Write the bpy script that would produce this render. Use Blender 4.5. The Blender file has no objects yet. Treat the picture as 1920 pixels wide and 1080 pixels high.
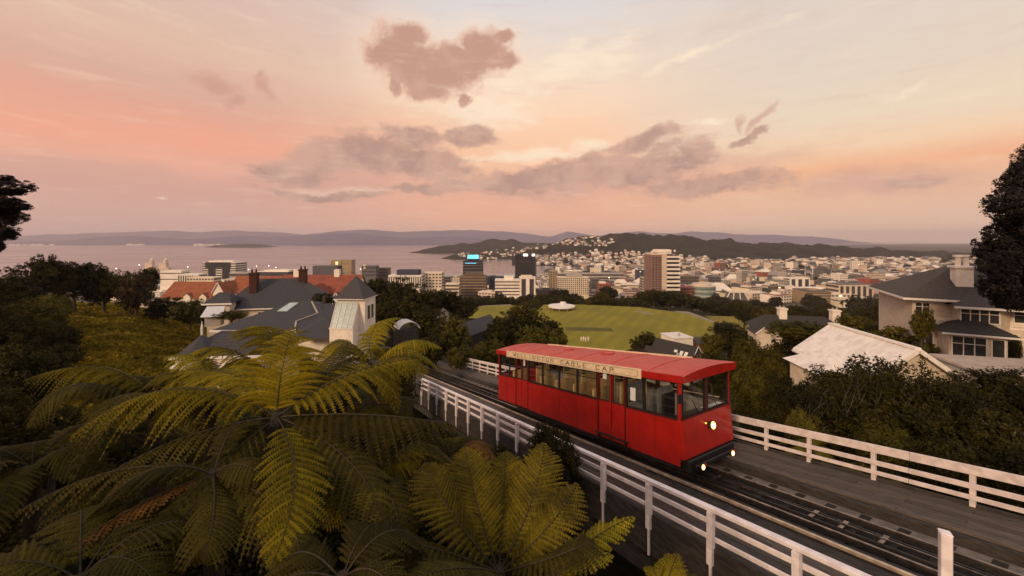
import bpy, math, random
import numpy as np
from mathutils import Vector, Matrix

# ------------------------------------------------------------------ camera, world, sun, exposure
S = bpy.context.scene
COL = S.collection
F = 720.0                      # focal length in photo pixels (1920 wide): a 13.5 mm equivalent wide lens
CX, HOR = 960.0, 448.0         # principal column, horizon row
SEA = -120.0                   # sea level below the lookout (camera stands at z = 0)

cd = bpy.data.cameras.new('camera'); cam = bpy.data.objects.new('camera', cd); COL.objects.link(cam)
cam.location = (0, 0, 0); cam.rotation_euler = (math.radians(90), 0, 0)
cd.sensor_fit = 'HORIZONTAL'; cd.sensor_width = 36.0; cd.lens = 36.0 * F / 1920.0
cd.shift_y = -(540.0 - HOR) / 1920.0
cd.clip_start = 0.05; cd.clip_end = 60000
S.camera = cam
S.view_settings.view_transform = 'Standard'
try: S.view_settings.look = 'None'
except Exception: pass
S.view_settings.exposure = 0.0; S.view_settings.gamma = 1.0; S.view_settings.use_curve_mapping = False
try:
    S.cycles.use_denoising = True
    S.cycles.max_bounces = 6; S.cycles.transparent_max_bounces = 12; S.cycles.diffuse_bounces = 3
    S.cycles.volume_bounces = 0; S.cycles.glossy_bounces = 3
except Exception: pass

def lin(c):
    return tuple(((x / 255.0) / 12.92 if x / 255.0 <= 0.04045 else ((x / 255.0 + 0.055) / 1.055) ** 2.4) for x in c)
def lin4(c): return lin(c) + (1.0,)

SUN_EL, SUN_AZ = math.radians(24), math.radians(218)     # azimuth clockwise from +Y (view direction)
sd = bpy.data.lights.new('sun', 'SUN'); sd.energy = 2.8; sd.angle = math.radians(12); sd.color = (1.0, 0.70, 0.42)
sun = bpy.data.objects.new('sun', sd); COL.objects.link(sun)
sdir = Vector((math.sin(SUN_AZ) * math.cos(SUN_EL), math.cos(SUN_AZ) * math.cos(SUN_EL), math.sin(SUN_EL)))
sun.rotation_euler = sdir.to_track_quat('Z', 'Y').to_euler()
sun.location = (0, -20, 60)

W = bpy.data.worlds.new('World'); S.world = W; W.use_nodes = True
wt = W.node_tree; wt.nodes.clear()
def N(t, kind, **kw):
    n = t.nodes.new(kind)
    for k, v in kw.items(): setattr(n, k, v)
    return n
def mth(t, op, a=None, b=None, c=None, clamp=False):
    n = t.nodes.new('ShaderNodeMath'); n.operation = op; n.use_clamp = clamp
    for i, x in enumerate((a, b, c)):
        if x is None: continue
        if isinstance(x, (int, float)): n.inputs[i].default_value = x
        else: t.links.new(x, n.inputs[i])
    return n.outputs[0]
def ramp(t, fac, stops, interp='LINEAR'):
    r = t.nodes.new('ShaderNodeValToRGB'); cr = r.color_ramp; cr.interpolation = interp
    while len(cr.elements) > 1: cr.elements.remove(cr.elements[-1])
    cr.elements[0].position = stops[0][0]; cr.elements[0].color = tuple(stops[0][1]) + ((1,) if len(stops[0][1]) == 3 else ())
    for p, c in stops[1:]:
        e = cr.elements.new(p); e.color = tuple(c) + ((1,) if len(c) == 3 else ())
    t.links.new(fac, r.inputs[0]); return r.outputs[0]
def mixc(t, fac, a, b, mode='MIX'):
    m = t.nodes.new('ShaderNodeMix'); m.data_type = 'RGBA'; m.blend_type = mode
    if isinstance(fac, (int, float)): m.inputs[0].default_value = fac
    else: t.links.new(fac, m.inputs[0])
    for i, x in ((6, a), (7, b)):
        if isinstance(x, tuple): m.inputs[i].default_value = x if len(x) == 4 else x + (1,)
        else: t.links.new(x, m.inputs[i])
    return m.outputs[2]
def noise(t, vec, scale, detail=4, rough=0.55, color=False, dist=0.0):
    n = t.nodes.new('ShaderNodeTexNoise'); n.inputs['Scale'].default_value = scale
    n.inputs['Detail'].default_value = detail; n.inputs['Roughness'].default_value = rough
    n.inputs['Distortion'].default_value = dist
    if vec is not None: t.links.new(vec, n.inputs['Vector'])
    return n.outputs['Color' if color else 'Fac']
def maprange(t, v, a, b, c=0.0, d=1.0, smooth=True):
    m = t.nodes.new('ShaderNodeMapRange'); m.interpolation_type = 'SMOOTHSTEP' if smooth else 'LINEAR'
    t.links.new(v, m.inputs[0])
    for i, x in enumerate((a, b, c, d)): m.inputs[i + 1].default_value = x
    return m.outputs[0]

def build_sky():
    t = wt
    tc = N(t, 'ShaderNodeTexCoord'); dirv = tc.outputs['Generated']
    sep = N(t, 'ShaderNodeSeparateXYZ'); t.links.new(dirv, sep.inputs[0])
    x, y, z = sep.outputs
    el = mth(t, 'ARCSINE', z)
    az = mth(t, 'ARCTAN2', x, y)
    eln = mth(t, 'DIVIDE', el, math.radians(40), clamp=True)
    D = lambda d: d / 40.0
    # large soft wobble so that bands do not read as a ramp
    sv = N(t, 'ShaderNodeVectorMath', operation='MULTIPLY'); t.links.new(dirv, sv.inputs[0]); sv.inputs[1].default_value = (1, 1, 3.2)
    wob = noise(t, sv.outputs[0], 2.2, 5, 0.6)
    elw = mth(t, 'ADD', eln, mth(t, 'MULTIPLY', mth(t, 'SUBTRACT', wob, 0.5), 0.09), clamp=True)
    L = ramp(t, elw, [(D(0), lin((210, 168, 155))), (D(3), lin((213, 169, 153))), (D(5.5), lin((214, 164, 150))), (D(8.2), lin((237, 174, 150))),
                      (D(11), lin((240, 170, 143))), (D(14), lin((228, 168, 146))), (D(17), lin((220, 176, 154))), (D(21), lin((226, 188, 166))), (1, lin((205, 192, 190)))])
    Cc = ramp(t, elw, [(D(0), lin((236, 181, 152))), (D(3), lin((240, 179, 149))), (D(7), lin((237, 178, 149))), (D(12), lin((252, 199, 160))),
                       (D(16), lin((254, 208, 173))), (D(20), lin((251, 217, 187))), (D(25), lin((240, 218, 200))), (D(30), lin((226, 217, 212))), (1, lin((208, 206, 210)))])
    R = ramp(t, elw, [(D(0), lin((234, 194, 164))), (D(3), lin((235, 191, 161))), (D(5.8), lin((237, 187, 152))), (D(7.8), lin((246, 184, 143))), (D(10), lin((246, 208, 172))),
                      (D(13), lin((238, 216, 189))), (D(18), lin((230, 212, 193))), (D(24), lin((226, 210, 196))), (1, lin((208, 203, 202)))])
    sn = mth(t, 'SINE', az)
    sn = mth(t, 'ADD', sn, mth(t, 'MULTIPLY', mth(t, 'SUBTRACT', noise(t, dirv, 3.1, 3), 0.5), 0.25))
    fl = maprange(t, sn, -0.05, -0.62); fr = maprange(t, sn, 0.12, 0.62)
    base = mixc(t, fl, Cc, L); base = mixc(t, fr, base, R)
    # plane of (azimuth, elevation) for the clouds
    comb = N(t, 'ShaderNodeCombineXYZ'); t.links.new(az, comb.inputs[0]); t.links.new(el, comb.inputs[1])
    def warped(amp, sc):
        nz = noise(t, comb.outputs[0], sc, 6, 0.62, color=True)
        s = N(t, 'ShaderNodeVectorMath', operation='SUBTRACT'); t.links.new(nz, s.inputs[0]); s.inputs[1].default_value = (0.5, 0.5, 0.5)
        m = N(t, 'ShaderNodeVectorMath', operation='MULTIPLY'); t.links.new(s.outputs[0], m.inputs[0]); m.inputs[1].default_value = (amp, amp * 0.7, 0)
        a = N(t, 'ShaderNodeVectorMath', operation='ADD'); t.links.new(comb.outputs[0], a.inputs[0]); t.links.new(m.outputs[0], a.inputs[1])
        return a.outputs[0]
    def field(blobs, vec):
        out = None
        for (u, v, rx, ry, rot) in blobs:
            px, py = (u - CX) / F, (HOR - v) / F
            a0 = math.atan(px); e0 = math.atan(py * math.cos(a0))
            mp = N(t, 'ShaderNodeMapping', vector_type='TEXTURE'); t.links.new(vec, mp.inputs[0])
            mp.inputs['Location'].default_value = (a0, e0, 0)
            mp.inputs['Rotation'].default_value = (0, 0, math.radians(rot))
            mp.inputs['Scale'].default_value = (rx / F * math.cos(a0) ** 2, ry / F * math.cos(a0) * math.cos(e0) ** 2, 1)
            ln = N(t, 'ShaderNodeVectorMath', operation='LENGTH'); t.links.new(mp.outputs[0], ln.inputs[0])
            f = mth(t, 'SUBTRACT', 1.0, ln.outputs['Value'])
            out = f if out is None else mth(t, 'SMOOTH_MAX', out, f, 0.15)
        return out
    wa = warped(0.07, 12.0); wb = warped(0.14, 6.0)
    fine = noise(t, sv.outputs[0], 14, 7, 0.62)
    strk = noise(t, sv.outputs[0], 6, 6, 0.6)
    # glowing thin cloud edges
    hi = field([(1060, 120, 190, 46, 10), (960, 160, 110, 26, 0), (1300, 105, 150, 13, 7), (905, 205, 150, 40, 0), (1020, 290, 190, 22, 6),
                (1330, 228, 60, 8, 0), (1700, 160, 70, 16, 20), (640, 352, 130, 10, 0), (310, 361, 12, 4, -8), (740, 150, 26, 40, 0)], wb)
    hm = maprange(t, mth(t, 'ADD', hi, mth(t, 'MULTIPLY', mth(t, 'SUBTRACT', fine, 0.5), 2.3)), -0.1, 1.0)
    c1 = mixc(t, mth(t, 'MULTIPLY', hm, 0.75), base, lin4((255, 234, 206)))
    pinkf = field([(80, 235, 260, 55, -2), (390, 255, 230, 45, -4), (1900, 275, 170, 30, 0)], wb)
    pm = maprange(t, pinkf, 0.0, 0.9)
    c1 = mixc(t, mth(t, 'MULTIPLY', pm, 0.22), c1, lin4((246, 164, 132)))
    # soft wide bank low in the sky
    iso = noise(t, dirv, 26, 8, 0.62); iso2 = noise(t, dirv, 11, 6, 0.6); sv3 = N(t, 'ShaderNodeVectorMath', operation='MULTIPLY'); t.links.new(dirv, sv3.inputs[0]); sv3.inputs[1].default_value = (1, 1, 2.2); iso3 = noise(t, sv3.outputs[0], 20, 8, 0.65)
    brk = mth(t, 'ADD', mth(t, 'MULTIPLY', mth(t, 'SUBTRACT', strk, 0.5), 0.9), mth(t, 'ADD', mth(t, 'MULTIPLY', mth(t, 'SUBTRACT', iso2, 0.5), .9), mth(t, 'MULTIPLY', mth(t, 'SUBTRACT', iso3, 0.5), 1.3)))
    bank = field([(600, 305, 110, 34, 12), (700, 290, 150, 42, 6), (770, 262, 60, 26, 0), (800, 310, 110, 34, -8), (872, 258, 62, 24, 6), (540, 322, 80, 22, 0),
                  (960, 345, 90, 22, 4), (1080, 325, 140, 34, 8), (1210, 315, 130, 44, 10), (1300, 300, 60, 34, 10), (1195, 270, 90, 20, 14), (1310, 346, 170, 20, 0),
                  (1400, 268, 55, 8, 15), (1720, 345, 66, 12, -2), (620, 362, 130, 9, 0), (820, 352, 120, 11, 0)], wb)
    bm = maprange(t, mth(t, 'ADD', bank, brk), -0.14, 0.50)
    haz = field([(640, 330, 330, 60, 4), (1150, 335, 380, 50, 3), (230, 330, 330, 46, 0), (1650, 345, 260, 36, 0)], wb)
    c1 = mixc(t, mth(t, 'MULTIPLY', maprange(t, mth(t, 'ADD', haz, mth(t, 'MULTIPLY', brk, .5)), 0.0, 0.8), 0.68), c1, lin4((214, 165, 148)))
    bcol = mixc(t, maprange(t, iso2, 0.38, 0.62), lin4((178, 142, 130)), lin4((208, 166, 147)))
    c2 = mixc(t, mth(t, 'MULTIPLY', bm, 0.9), c1, bcol)
    # crisp heart-shaped puff and little companions
    puff = field([(742, 92, 62, 52, 0), (775, 130, 78, 50, 0), (905, 92, 58, 44, 0), (882, 120, 86, 38, 6), (820, 142, 88, 44, 0), (800, 168, 62, 24, 0), (945, 112, 34, 26, 0),
                  (871, 184, 11, 15, 0), (738, 160, 15, 24, 0), (940, 66, 26, 16, 0), (770, 64, 44, 24, 0), (720, 105, 36, 40, 0), (815, 120, 70, 40, 0), (852, 104, 54, 30, 0)], wa)
    brp = mth(t, 'ADD', mth(t, 'MULTIPLY', mth(t, 'SUBTRACT', iso, 0.5), 1.15), mth(t, 'MULTIPLY', mth(t, 'SUBTRACT', iso2, 0.5), .35))
    pf = maprange(t, mth(t, 'ADD', puff, brp), -0.10, 0.46)
    edge = mth(t, 'MULTIPLY', mth(t, 'MULTIPLY', pf, mth(t, 'SUBTRACT', 1.0, pf)), 4.0)
    c2 = mixc(t, mth(t, 'MULTIPLY', maprange(t, puff, -0.9, 0.1), 0.28), c2, lin4((255, 222, 192)))
    pcol = mixc(t, maprange(t, mth(t, 'ADD', iso2, mth(t, 'MULTIPLY', puff, -.25)), 0.30, 0.60), lin4((194, 148, 129)), lin4((216, 171, 149)))
    c3 = mixc(t, mth(t, 'MULTIPLY', pf, 0.93), c2, pcol)
    sm = field([(497, 160, 20, 36, 28), (485, 140, 16, 12, 0), (1388, 236, 14, 18, 10), (1425, 222, 12, 44, -42), (400, 155, 60, 22, -10), (440, 188, 30, 18, 0)], wa)
    c3 = mixc(t, mth(t, 'MULTIPLY', edge, 0.22), c3, lin4((250, 205, 176)))
    sf = maprange(t, mth(t, 'ADD', sm, mth(t, 'MULTIPLY', mth(t, 'SUBTRACT', iso, 0.5), 1.6)), -0.1, 0.8)
    c4 = mixc(t, mth(t, 'MULTIPLY', sf, 0.62), c3, lin4((202, 150, 134)))
    # faint veils over the whole dome
    veil = maprange(t, strk, 0.5, 0.8)
    c5 = mixc(t, mth(t, 'MULTIPLY', veil, 0.22), c4, lin4((206, 168, 152)))
    st2 = N(t, 'ShaderNodeVectorMath', operation='MULTIPLY'); t.links.new(dirv, st2.inputs[0]); st2.inputs[1].default_value = (1, 1, 7)
    n3 = noise(t, st2.outputs[0], 9, 8, 0.65)
    c5 = mixc(t, mth(t, 'MULTIPLY', maprange(t, n3, 0.52, 0.74), 0.20), c5, lin4((255, 228, 200)))
    c5 = mixc(t, mth(t, 'MULTIPLY', maprange(t, n3, 0.46, 0.28), 0.13), c5, lin4((205, 150, 136)))
    sky = N(t, 'ShaderNodeTexSky'); sky.sky_type = 'NISHITA'; sky.sun_disc = False
    sky.sun_elevation = SUN_EL; sky.sun_rotation = SUN_AZ; sky.altitude = 120; sky.dust_density = 4
    b1 = N(t, 'ShaderNodeBackground'); t.links.new(sky.outputs[0], b1.inputs[0]); b1.inputs[1].default_value = 0.05
    b2 = N(t, 'ShaderNodeBackground'); t.links.new(c5, b2.inputs[0]); b2.inputs[1].default_value = 1.05
    mx = N(t, 'ShaderNodeMixShader'); mx.inputs[0].default_value = 0.97
    t.links.new(b1.outputs[0], mx.inputs[1]); t.links.new(b2.outputs[0], mx.inputs[2])
    o = N(t, 'ShaderNodeOutputWorld'); t.links.new(mx.outputs[0], o.inputs[0])
build_sky()
W.cycles.sampling_method = 'MANUAL'; W.cycles.sample_map_resolution = 512

# ------------------------------------------------------------------ helpers
rnd = random.Random(7)
def PX(u, v, Y): return Vector(((u - CX) / F * Y, Y, (HOR - v) / F * Y))

class MB:
    def __init__(s): s.v = []; s.f = []; s.m = []
    def add(s, vs, fs, mi=0):
        b = len(s.v); s.v += [tuple(p) for p in vs]; s.f += [tuple(b + i for i in f) for f in fs]; s.m += [mi] * len(fs); return s
    def box(s, x0, x1, y0, y1, z0, z1, mi=0, fn=None):
        vs = [(x, y, z) for x in (x0, x1) for y in (y0, y1) for z in (z0, z1)]
        if fn: vs = [fn(*p) for p in vs]
        return s.add(vs, [(0, 1, 3, 2), (4, 6, 7, 5), (0, 4, 5, 1), (2, 3, 7, 6), (0, 2, 6, 4), (1, 5, 7, 3)], mi)
    def beam(s, p0, p1, w, h=None, mi=0, up=(0, 0, 1)):
        h = h or w; p0 = Vector(p0); p1 = Vector(p1); d = (p1 - p0)
        if d.length < 1e-6: return s
        d.normalize(); up = Vector(up); sd_ = d.cross(up)
        if sd_.length < 1e-4: sd_ = d.cross(Vector((1, 0, 0)))
        sd_.normalize(); u2 = sd_.cross(d)
        vs = [p + sd_ * a * w / 2 + u2 * b * h / 2 for p in (p0, p1) for a, b in ((-1, -1), (1, -1), (1, 1), (-1, 1))]
        return s.add(vs, [(3, 2, 1, 0), (4, 5, 6, 7), (0, 1, 5, 4), (1, 2, 6, 5), (2, 3, 7, 6), (3, 0, 4, 7)], mi)
    def tube(s, pts, rs, n=6, mi=0, cap=True):
        pts = [Vector(p) for p in pts]
        if isinstance(rs, (int, float)): rs = [rs] * len(pts)
        ring = []
        for i, p in enumerate(pts):
            d = (pts[min(i + 1, len(pts) - 1)] - pts[max(i - 1, 0)]).normalized()
            a = d.cross(Vector((0.13, 0.97, 0.21)));
            if a.length < 1e-3: a = d.cross(Vector((1, 0, 0)))
            a.normalize(); b = d.cross(a)
            ring.append([p + (a * math.cos(k * 2 * math.pi / n) + b * math.sin(k * 2 * math.pi / n)) * rs[i] for k in range(n)])
        vs = [q for r in ring for q in r]; fs = []
        for i in range(len(pts) - 1):
            for k in range(n):
                k2 = (k + 1) % n; fs.append((i * n + k, i * n + k2, (i + 1) * n + k2, (i + 1) * n + k))
        if cap: fs.append(tuple(range(n - 1, -1, -1))); fs.append(tuple((len(pts) - 1) * n + k for k in range(n)))
        return s.add(vs, fs, mi)
    def cone(s, c, r, h, n=16, mi=0, r2=0.0, ph=0.0):
        c = Vector(c); a = [c + Vector((r * math.cos(ph + k * 2 * math.pi / n), r * math.sin(ph + k * 2 * math.pi / n), 0)) for k in range(n)]
        b = [c + Vector((r2 * math.cos(ph + k * 2 * math.pi / n), r2 * math.sin(ph + k * 2 * math.pi / n), h)) for k in range(n)]
        fs = [(k, (k + 1) % n, n + (k + 1) % n, n + k) for k in range(n)] + [tuple(range(n - 1, -1, -1)), tuple(range(n, 2 * n))]
        return s.add(a + b, fs, mi)
    def build(s, name, mats, parent=None, bevel=0, smooth=False, kind=None):
        me = bpy.data.meshes.new(name); me.from_pydata(s.v, [], s.f)
        if not isinstance(mats, (list, tuple)): mats = [mats]
        for m in mats: me.materials.append(m)
        if len(mats) > 1: me.polygons.foreach_set('material_index', s.m)
        if smooth: me.polygons.foreach_set('use_smooth', [True] * len(s.f))
        me.update()
        o = bpy.data.objects.new(name, me); COL.objects.link(o)
        if parent: o.parent = parent
        if kind: o['kind'] = kind
        if bevel:
            b = o.modifiers.new('bevel', 'BEVEL'); b.width = bevel; b.segments = 1; b.limit_method = 'ANGLE'
        return o
def tag(o, label=None, cat=None, group=None, kind=None):
    if label: o['label'] = label
    if cat: o['category'] = cat
    if group: o['group'] = group
    if kind: o['kind'] = kind
    return o
def empty(name, loc, rz=0, label=None, cat=None, group=None, kind=None):
    o = bpy.data.objects.new(name, None); COL.objects.link(o); o.location = loc; o.rotation_euler = (0, 0, rz)
    o.empty_display_size = 0.1
    return tag(o, label, cat, group, kind)
def link_mesh(name, me, parent=None, loc=(0, 0, 0), rot=(0, 0, 0), sc=(1, 1, 1)):
    o = bpy.data.objects.new(name, me); COL.objects.link(o); o.location = loc; o.rotation_euler = rot; o.scale = sc
    if parent: o.parent = parent
    return o
def np_mesh(name, V, Fq, mats, midx=None, smooth=False):
    """V (n,3), Fq (m,4) quads"""
    me = bpy.data.meshes.new(name); V = np.asarray(V, dtype=np.float32); Fq = np.asarray(Fq, dtype=np.int32)
    k = Fq.shape[1]
    me.vertices.add(len(V)); me.vertices.foreach_set('co', V.ravel())
    me.loops.add(Fq.size); me.loops.foreach_set('vertex_index', Fq.ravel())
    me.polygons.add(len(Fq)); me.polygons.foreach_set('loop_start', np.arange(0, Fq.size, k, dtype=np.int32))
    me.polygons.foreach_set('loop_total', np.full(len(Fq), k, dtype=np.int32))
    for m in (mats if isinstance(mats, (list, tuple)) else [mats]): me.materials.append(m)
    if midx is not None: me.polygons.foreach_set('material_index', np.asarray(midx, dtype=np.int32))
    if smooth: me.polygons.foreach_set('use_smooth', np.ones(len(Fq), dtype=bool))
    me.update(calc_edges=True); me.validate()
    return me

# ------------------------------------------------------------------ materials
def mat(name, c1, c2=None, scale=3.0, rough=0.7, metal=0.0, bump=0.0, bscale=None, detail=5, emit=None, es=0.0, spec=0.4,
        stretch=None, coord='Object', objrand=0.0, lo=0.35, hi=0.65, coat=0.0):
    m = bpy.data.materials.new(name); m.use_nodes = True; t = m.node_tree; p = t.nodes['Principled BSDF']
    p.inputs['Roughness'].default_value = rough; p.inputs['Metallic'].default_value = metal
    p.inputs['Specular IOR Level'].default_value = spec
    if coat: p.inputs['Coat Weight'].default_value = coat; p.inputs['Coat Roughness'].default_value = 0.15
    if emit: p.inputs['Emission Color'].default_value = tuple(emit) + (1,); p.inputs['Emission Strength'].default_value = es
    c2 = c2 or tuple(x * 0.8 for x in c1)
    tc = N(t, 'ShaderNodeTexCoord'); vec = tc.outputs[coord]
    if stretch:
        mp = N(t, 'ShaderNodeMapping'); t.links.new(vec, mp.inputs[0]); mp.inputs['Scale'].default_value = stretch; vec = mp.outputs[0]
    nz = noise(t, vec, scale, detail, 0.6)
    col = mixc(t, maprange(t, nz, lo, hi), tuple(c1), tuple(c2))
    if objrand:
        oi = N(t, 'ShaderNodeObjectInfo'); hs = N(t, 'ShaderNodeHueSaturation')
        t.links.new(maprange(t, oi.outputs['Random'], 0, 1, 1 - objrand, 1 + objrand, False), hs.inputs['Value'])
        t.links.new(col, hs.inputs['Color']); col = hs.outputs[0]
    t.links.new(col, p.inputs['Base Color'])
    if bump:
        bp = N(t, 'ShaderNodeBump'); bp.inputs['Strength'].default_value = bump; bp.inputs['Distance'].default_value = 0.02
        t.links.new(noise(t, vec, bscale or scale * 4, 5, 0.6), bp.inputs['Height']); t.links.new(bp.outputs[0], p.inputs['Normal'])
    return m
def leafmat(name, c1, c2, scale=1.2, trans=0.25, rough=0.55, objrand=0.25, c3=None):
    m = bpy.data.materials.new(name); m.use_nodes = True; t = m.node_tree; p = t.nodes['Principled BSDF']
    p.inputs['Roughness'].default_value = rough; p.inputs['Specular IOR Level'].default_value = 0.08
    g = N(t, 'ShaderNodeNewGeometry')
    nz = noise(t, g.outputs['Position'], scale, 4, 0.65)
    col = mixc(t, maprange(t, nz, 0.36, 0.64), tuple(c1), tuple(c2))
    if c3:
        n2 = noise(t, g.outputs['Position'], scale * 2.7, 3, 0.6); col = mixc(t, maprange(t, n2, 0.56, 0.72), col, tuple(c3))
    rp = g.outputs['Random Per Island']
    hs = N(t, 'ShaderNodeHueSaturation'); oi = N(t, 'ShaderNodeObjectInfo')
    v = mth(t, 'MULTIPLY', maprange(t, oi.outputs['Random'], 0, 1, 1 - objrand, 1 + objrand, False), maprange(t, rp, 0, 1, 0.65, 1.35, False))
    t.links.new(v, hs.inputs['Value']); t.links.new(col, hs.inputs['Color']); col = hs.outputs[0]
    t.links.new(col, p.inputs['Base Color'])
    tr = N(t, 'ShaderNodeBsdfTranslucent'); t.links.new(col, tr.inputs[0])
    mx = N(t, 'ShaderNodeMixShader'); mx.inputs[0].default_value = trans
    t.links.new(p.outputs[0], mx.inputs[1]); t.links.new(tr.outputs[0], mx.inputs[2])
    t.links.new(mx.outputs[0], t.nodes['Material Output'].inputs[0])
    return m
M = {}
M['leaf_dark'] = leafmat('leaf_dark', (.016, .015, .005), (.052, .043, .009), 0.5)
M['leaf_olive'] = leafmat('leaf_olive', (.058, .052, .009), (.115, .095, .014), 0.6)
M['leaf_yellow'] = leafmat('leaf_yellow', (.10, .085, .010), (.15, .12, .014), 0.8)
M['leaf_red'] = leafmat('leaf_red', (.045, .032, .016), (.085, .052, .025), 0.6)
M['leaf_silh'] = leafmat('leaf_silhouette', (.014, .012, .012), (.030, .024, .022), 0.6, trans=0.1)  # trees against the sky: backlit darkness put into the leaf colour
M['leaf_mid'] = leafmat('leaf_mid', (.030, .027, .007), (.066, .054, .010), 0.12, c3=(.080, .070, .014))
M['fern_lit'] = leafmat('fern_sunlit', (.15, .115, .006), (.26, .195, .008), 1.2, trans=0.4, objrand=0.2)  # lit copy of the fern leaf, sunlight put into its colour
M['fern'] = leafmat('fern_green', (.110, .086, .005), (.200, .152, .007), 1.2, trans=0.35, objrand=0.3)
M['fern_shaded'] = leafmat('fern_in_shade', (.034, .028, .005), (.068, .053, .007), 1.2, trans=0.3, objrand=0.3)  # shaded copy of the fern leaf, shade of the lower fronds put into its colour
M['fern_mid'] = leafmat('fern_olive', (.062, .048, .005), (.120, .090, .007), 2.2, trans=0.3, objrand=0.3, c3=(.045, .036, .008))
M['fern_sun_yellow'] = leafmat('fern_sun_yellow', (.20, .17, .010), (.30, .24, .014), 1.2, trans=0.4, objrand=0.15)  # fronds catching the sun: its yellow light is put into their colour
M['fern_brown'] = leafmat('fern_brown', (.12, .055, .016), (.20, .095, .025), 2, trans=0.2)
M['rachis'] = mat('rachis', (.045, .030, .012), (.02, .014, .008), 20)
M['fern_trunk'] = mat('fern_trunk', (.035, .022, .014), (.012, .009, .007), 25, bump=0.8)
M['bark'] = mat('bark', (.06, .045, .035), (.025, .02, .016), 9, bump=0.6)
M['white_paint'] = mat('white_paint', (.84, .77, .80), (.66, .59, .61), 4, rough=0.45, bump=0.15, bscale=30, detail=8)
M['white_weathered'] = mat('white_weathered', (.68, .60, .61), (.52, .45, .45), 5, rough=0.6, bump=0.2, bscale=30, detail=8)
M['deck'] = mat('deck_boards', (.095, .074, .062), (.048, .037, .031), 2.2, rough=0.65, bump=0.5, bscale=14, stretch=(1, 7, 7), objrand=0.3)
M['fascia'] = mat('fascia_timber', (.05, .042, .038), (.022, .018, .017), 3, rough=0.85, bump=0.4, stretch=(1, 4, 4))
M['ballast'] = mat('ballast', (.022, .019, .018), (.010, .009, .009), 14, rough=0.95, bump=1.0, bscale=24)
M['sleeper'] = mat('sleeper', (.035, .028, .024), (.018, .014, .012), 8, rough=0.85, bump=0.5, objrand=0.3)
M['steel'] = mat('steel_rail', (.36, .29, .25), (.16, .13, .11), 6, rough=0.32, metal=0.9)
M['coping'] = mat('coping', (.66, .52, .38), (.42, .32, .24), 5, rough=0.35, metal=0.3, bump=.2)
M['dark_metal'] = mat('dark_metal', (.03, .026, .026), (.015, .013, .013), 12, rough=0.55, bump=.2)
M['concrete'] = mat('concrete', (.22, .19, .165), (.14, .12, .105), 4, rough=0.9, bump=0.4)
M['red'] = mat('red_paint', (.36, .012, .008), (.28, .009, .006), 2.2, rough=0.36, bump=0.10, bscale=3, coat=0.6, detail=8)
M['red_roof'] = mat('red_roof_paint', (.50, .055, .042), (.40, .036, .028), 1.6, rough=0.5, bump=0.1, bscale=7, coat=0.1, stretch=(1, 6, 6), detail=8)
M['dark_red'] = mat('dark_red_frame', (.10, .008, .006), (.06, .006, .005), 8, rough=0.5)
M['black_rubber'] = mat('black_rubber', (.014, .012, .013), (.008, .007, .008), 14, rough=0.5)
M['cream'] = mat('cream_board', (.66, .54, .38), (.55, .43, .29), 6, rough=0.55, detail=8)
M['sign_ink'] = mat('sign_ink', (.055, .030, .022), (.09, .05, .035), 15, rough=0.6)
M['tan_seat'] = mat('tan_seat', (.62, .44, .20), (.50, .34, .14), 6, rough=0.5)
M['blue_seat'] = mat('blue_seat', (.05, .06, .16), (.03, .035, .09), 9, rough=0.8)
M['interior'] = mat('interior_panel', (.24, .25, .27), (.17, .18, .19), 4, rough=0.6)
M['paper'] = mat('paper', (.80, .82, .86), (.70, .74, .80), 9, rough=0.7)
M['lampwarm'] = mat('lamp_glow', (.9, .6, .2), None, emit=(1.0, .50, .10), es=2.2)
M['lampcore'] = mat('lamp_core', (.9, .9, .8), None, emit=(1.0, .80, .42), es=9)
M['win_lit'] = mat('window_lit', (.8, .6, .3), None, emit=(1.0, .78, .42), es=1.6)
M['lamp_far'] = mat('lamp_far', (.8, .7, .5), None, emit=(1.0, .88, .70), es=4.0)
M['blue_sign'] = mat('blue_sign', (.1, .5, .8), None, emit=(.12, .62, 1.0), es=1.4)
M['grass_field'] = mat('grass_field', (.235, .195, .008), (.165, .140, .007), 0.05, rough=0.95, bump=.3, bscale=4, detail=9, lo=.3, hi=.7)
t_ = M['grass_field'].node_tree; p_ = t_.nodes['Principled BSDF']; src = p_.inputs['Base Color'].links[0].from_socket
wv = t_.nodes.new('ShaderNodeTexWave'); wv.inputs['Scale'].default_value = .055; wv.inputs['Distortion'].default_value = .6; wv.inputs['Detail'].default_value = 2
mpw = t_.nodes.new('ShaderNodeMapping'); mpw.inputs['Rotation'].default_value = (0, 0, .5); g_ = t_.nodes.new('ShaderNodeNewGeometry'); t_.links.new(g_.outputs['Position'], mpw.inputs[0]); t_.links.new(mpw.outputs[0], wv.inputs[0])
fine_ = noise(t_, g_.outputs['Position'], .35, 6, .7)
t_.links.new(mixc(t_, mth(t_, 'MULTIPLY', maprange(t_, mth(t_, 'ADD', wv.outputs['Fac'], mth(t_, 'MULTIPLY', fine_, .8)), .5, 1.2), .35), src, (.13, .115, .006, 1)), p_.inputs['Base Color'])
M['yellow_grass'] = mat('yellow_grass', (.22, .165, .012), (.15, .12, .01), 0.1, rough=0.95)
M['grass_hill'] = mat('grass_hill', (.17, .128, .012), (.085, .068, .010), 0.22, rough=0.95, bump=1.0, bscale=1.4, detail=9)
M['soil'] = mat('undergrowth_soil', (.028, .024, .010), (.012, .010, .006), 0.8, rough=1.0, bump=0.6)
M['path'] = mat('path', (.26, .22, .18), (.19, .16, .13), 1.0, rough=0.95)
M['asphalt'] = mat('asphalt', (.06, .055, .055), (.045, .042, .042), 2, rough=0.9)
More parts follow.
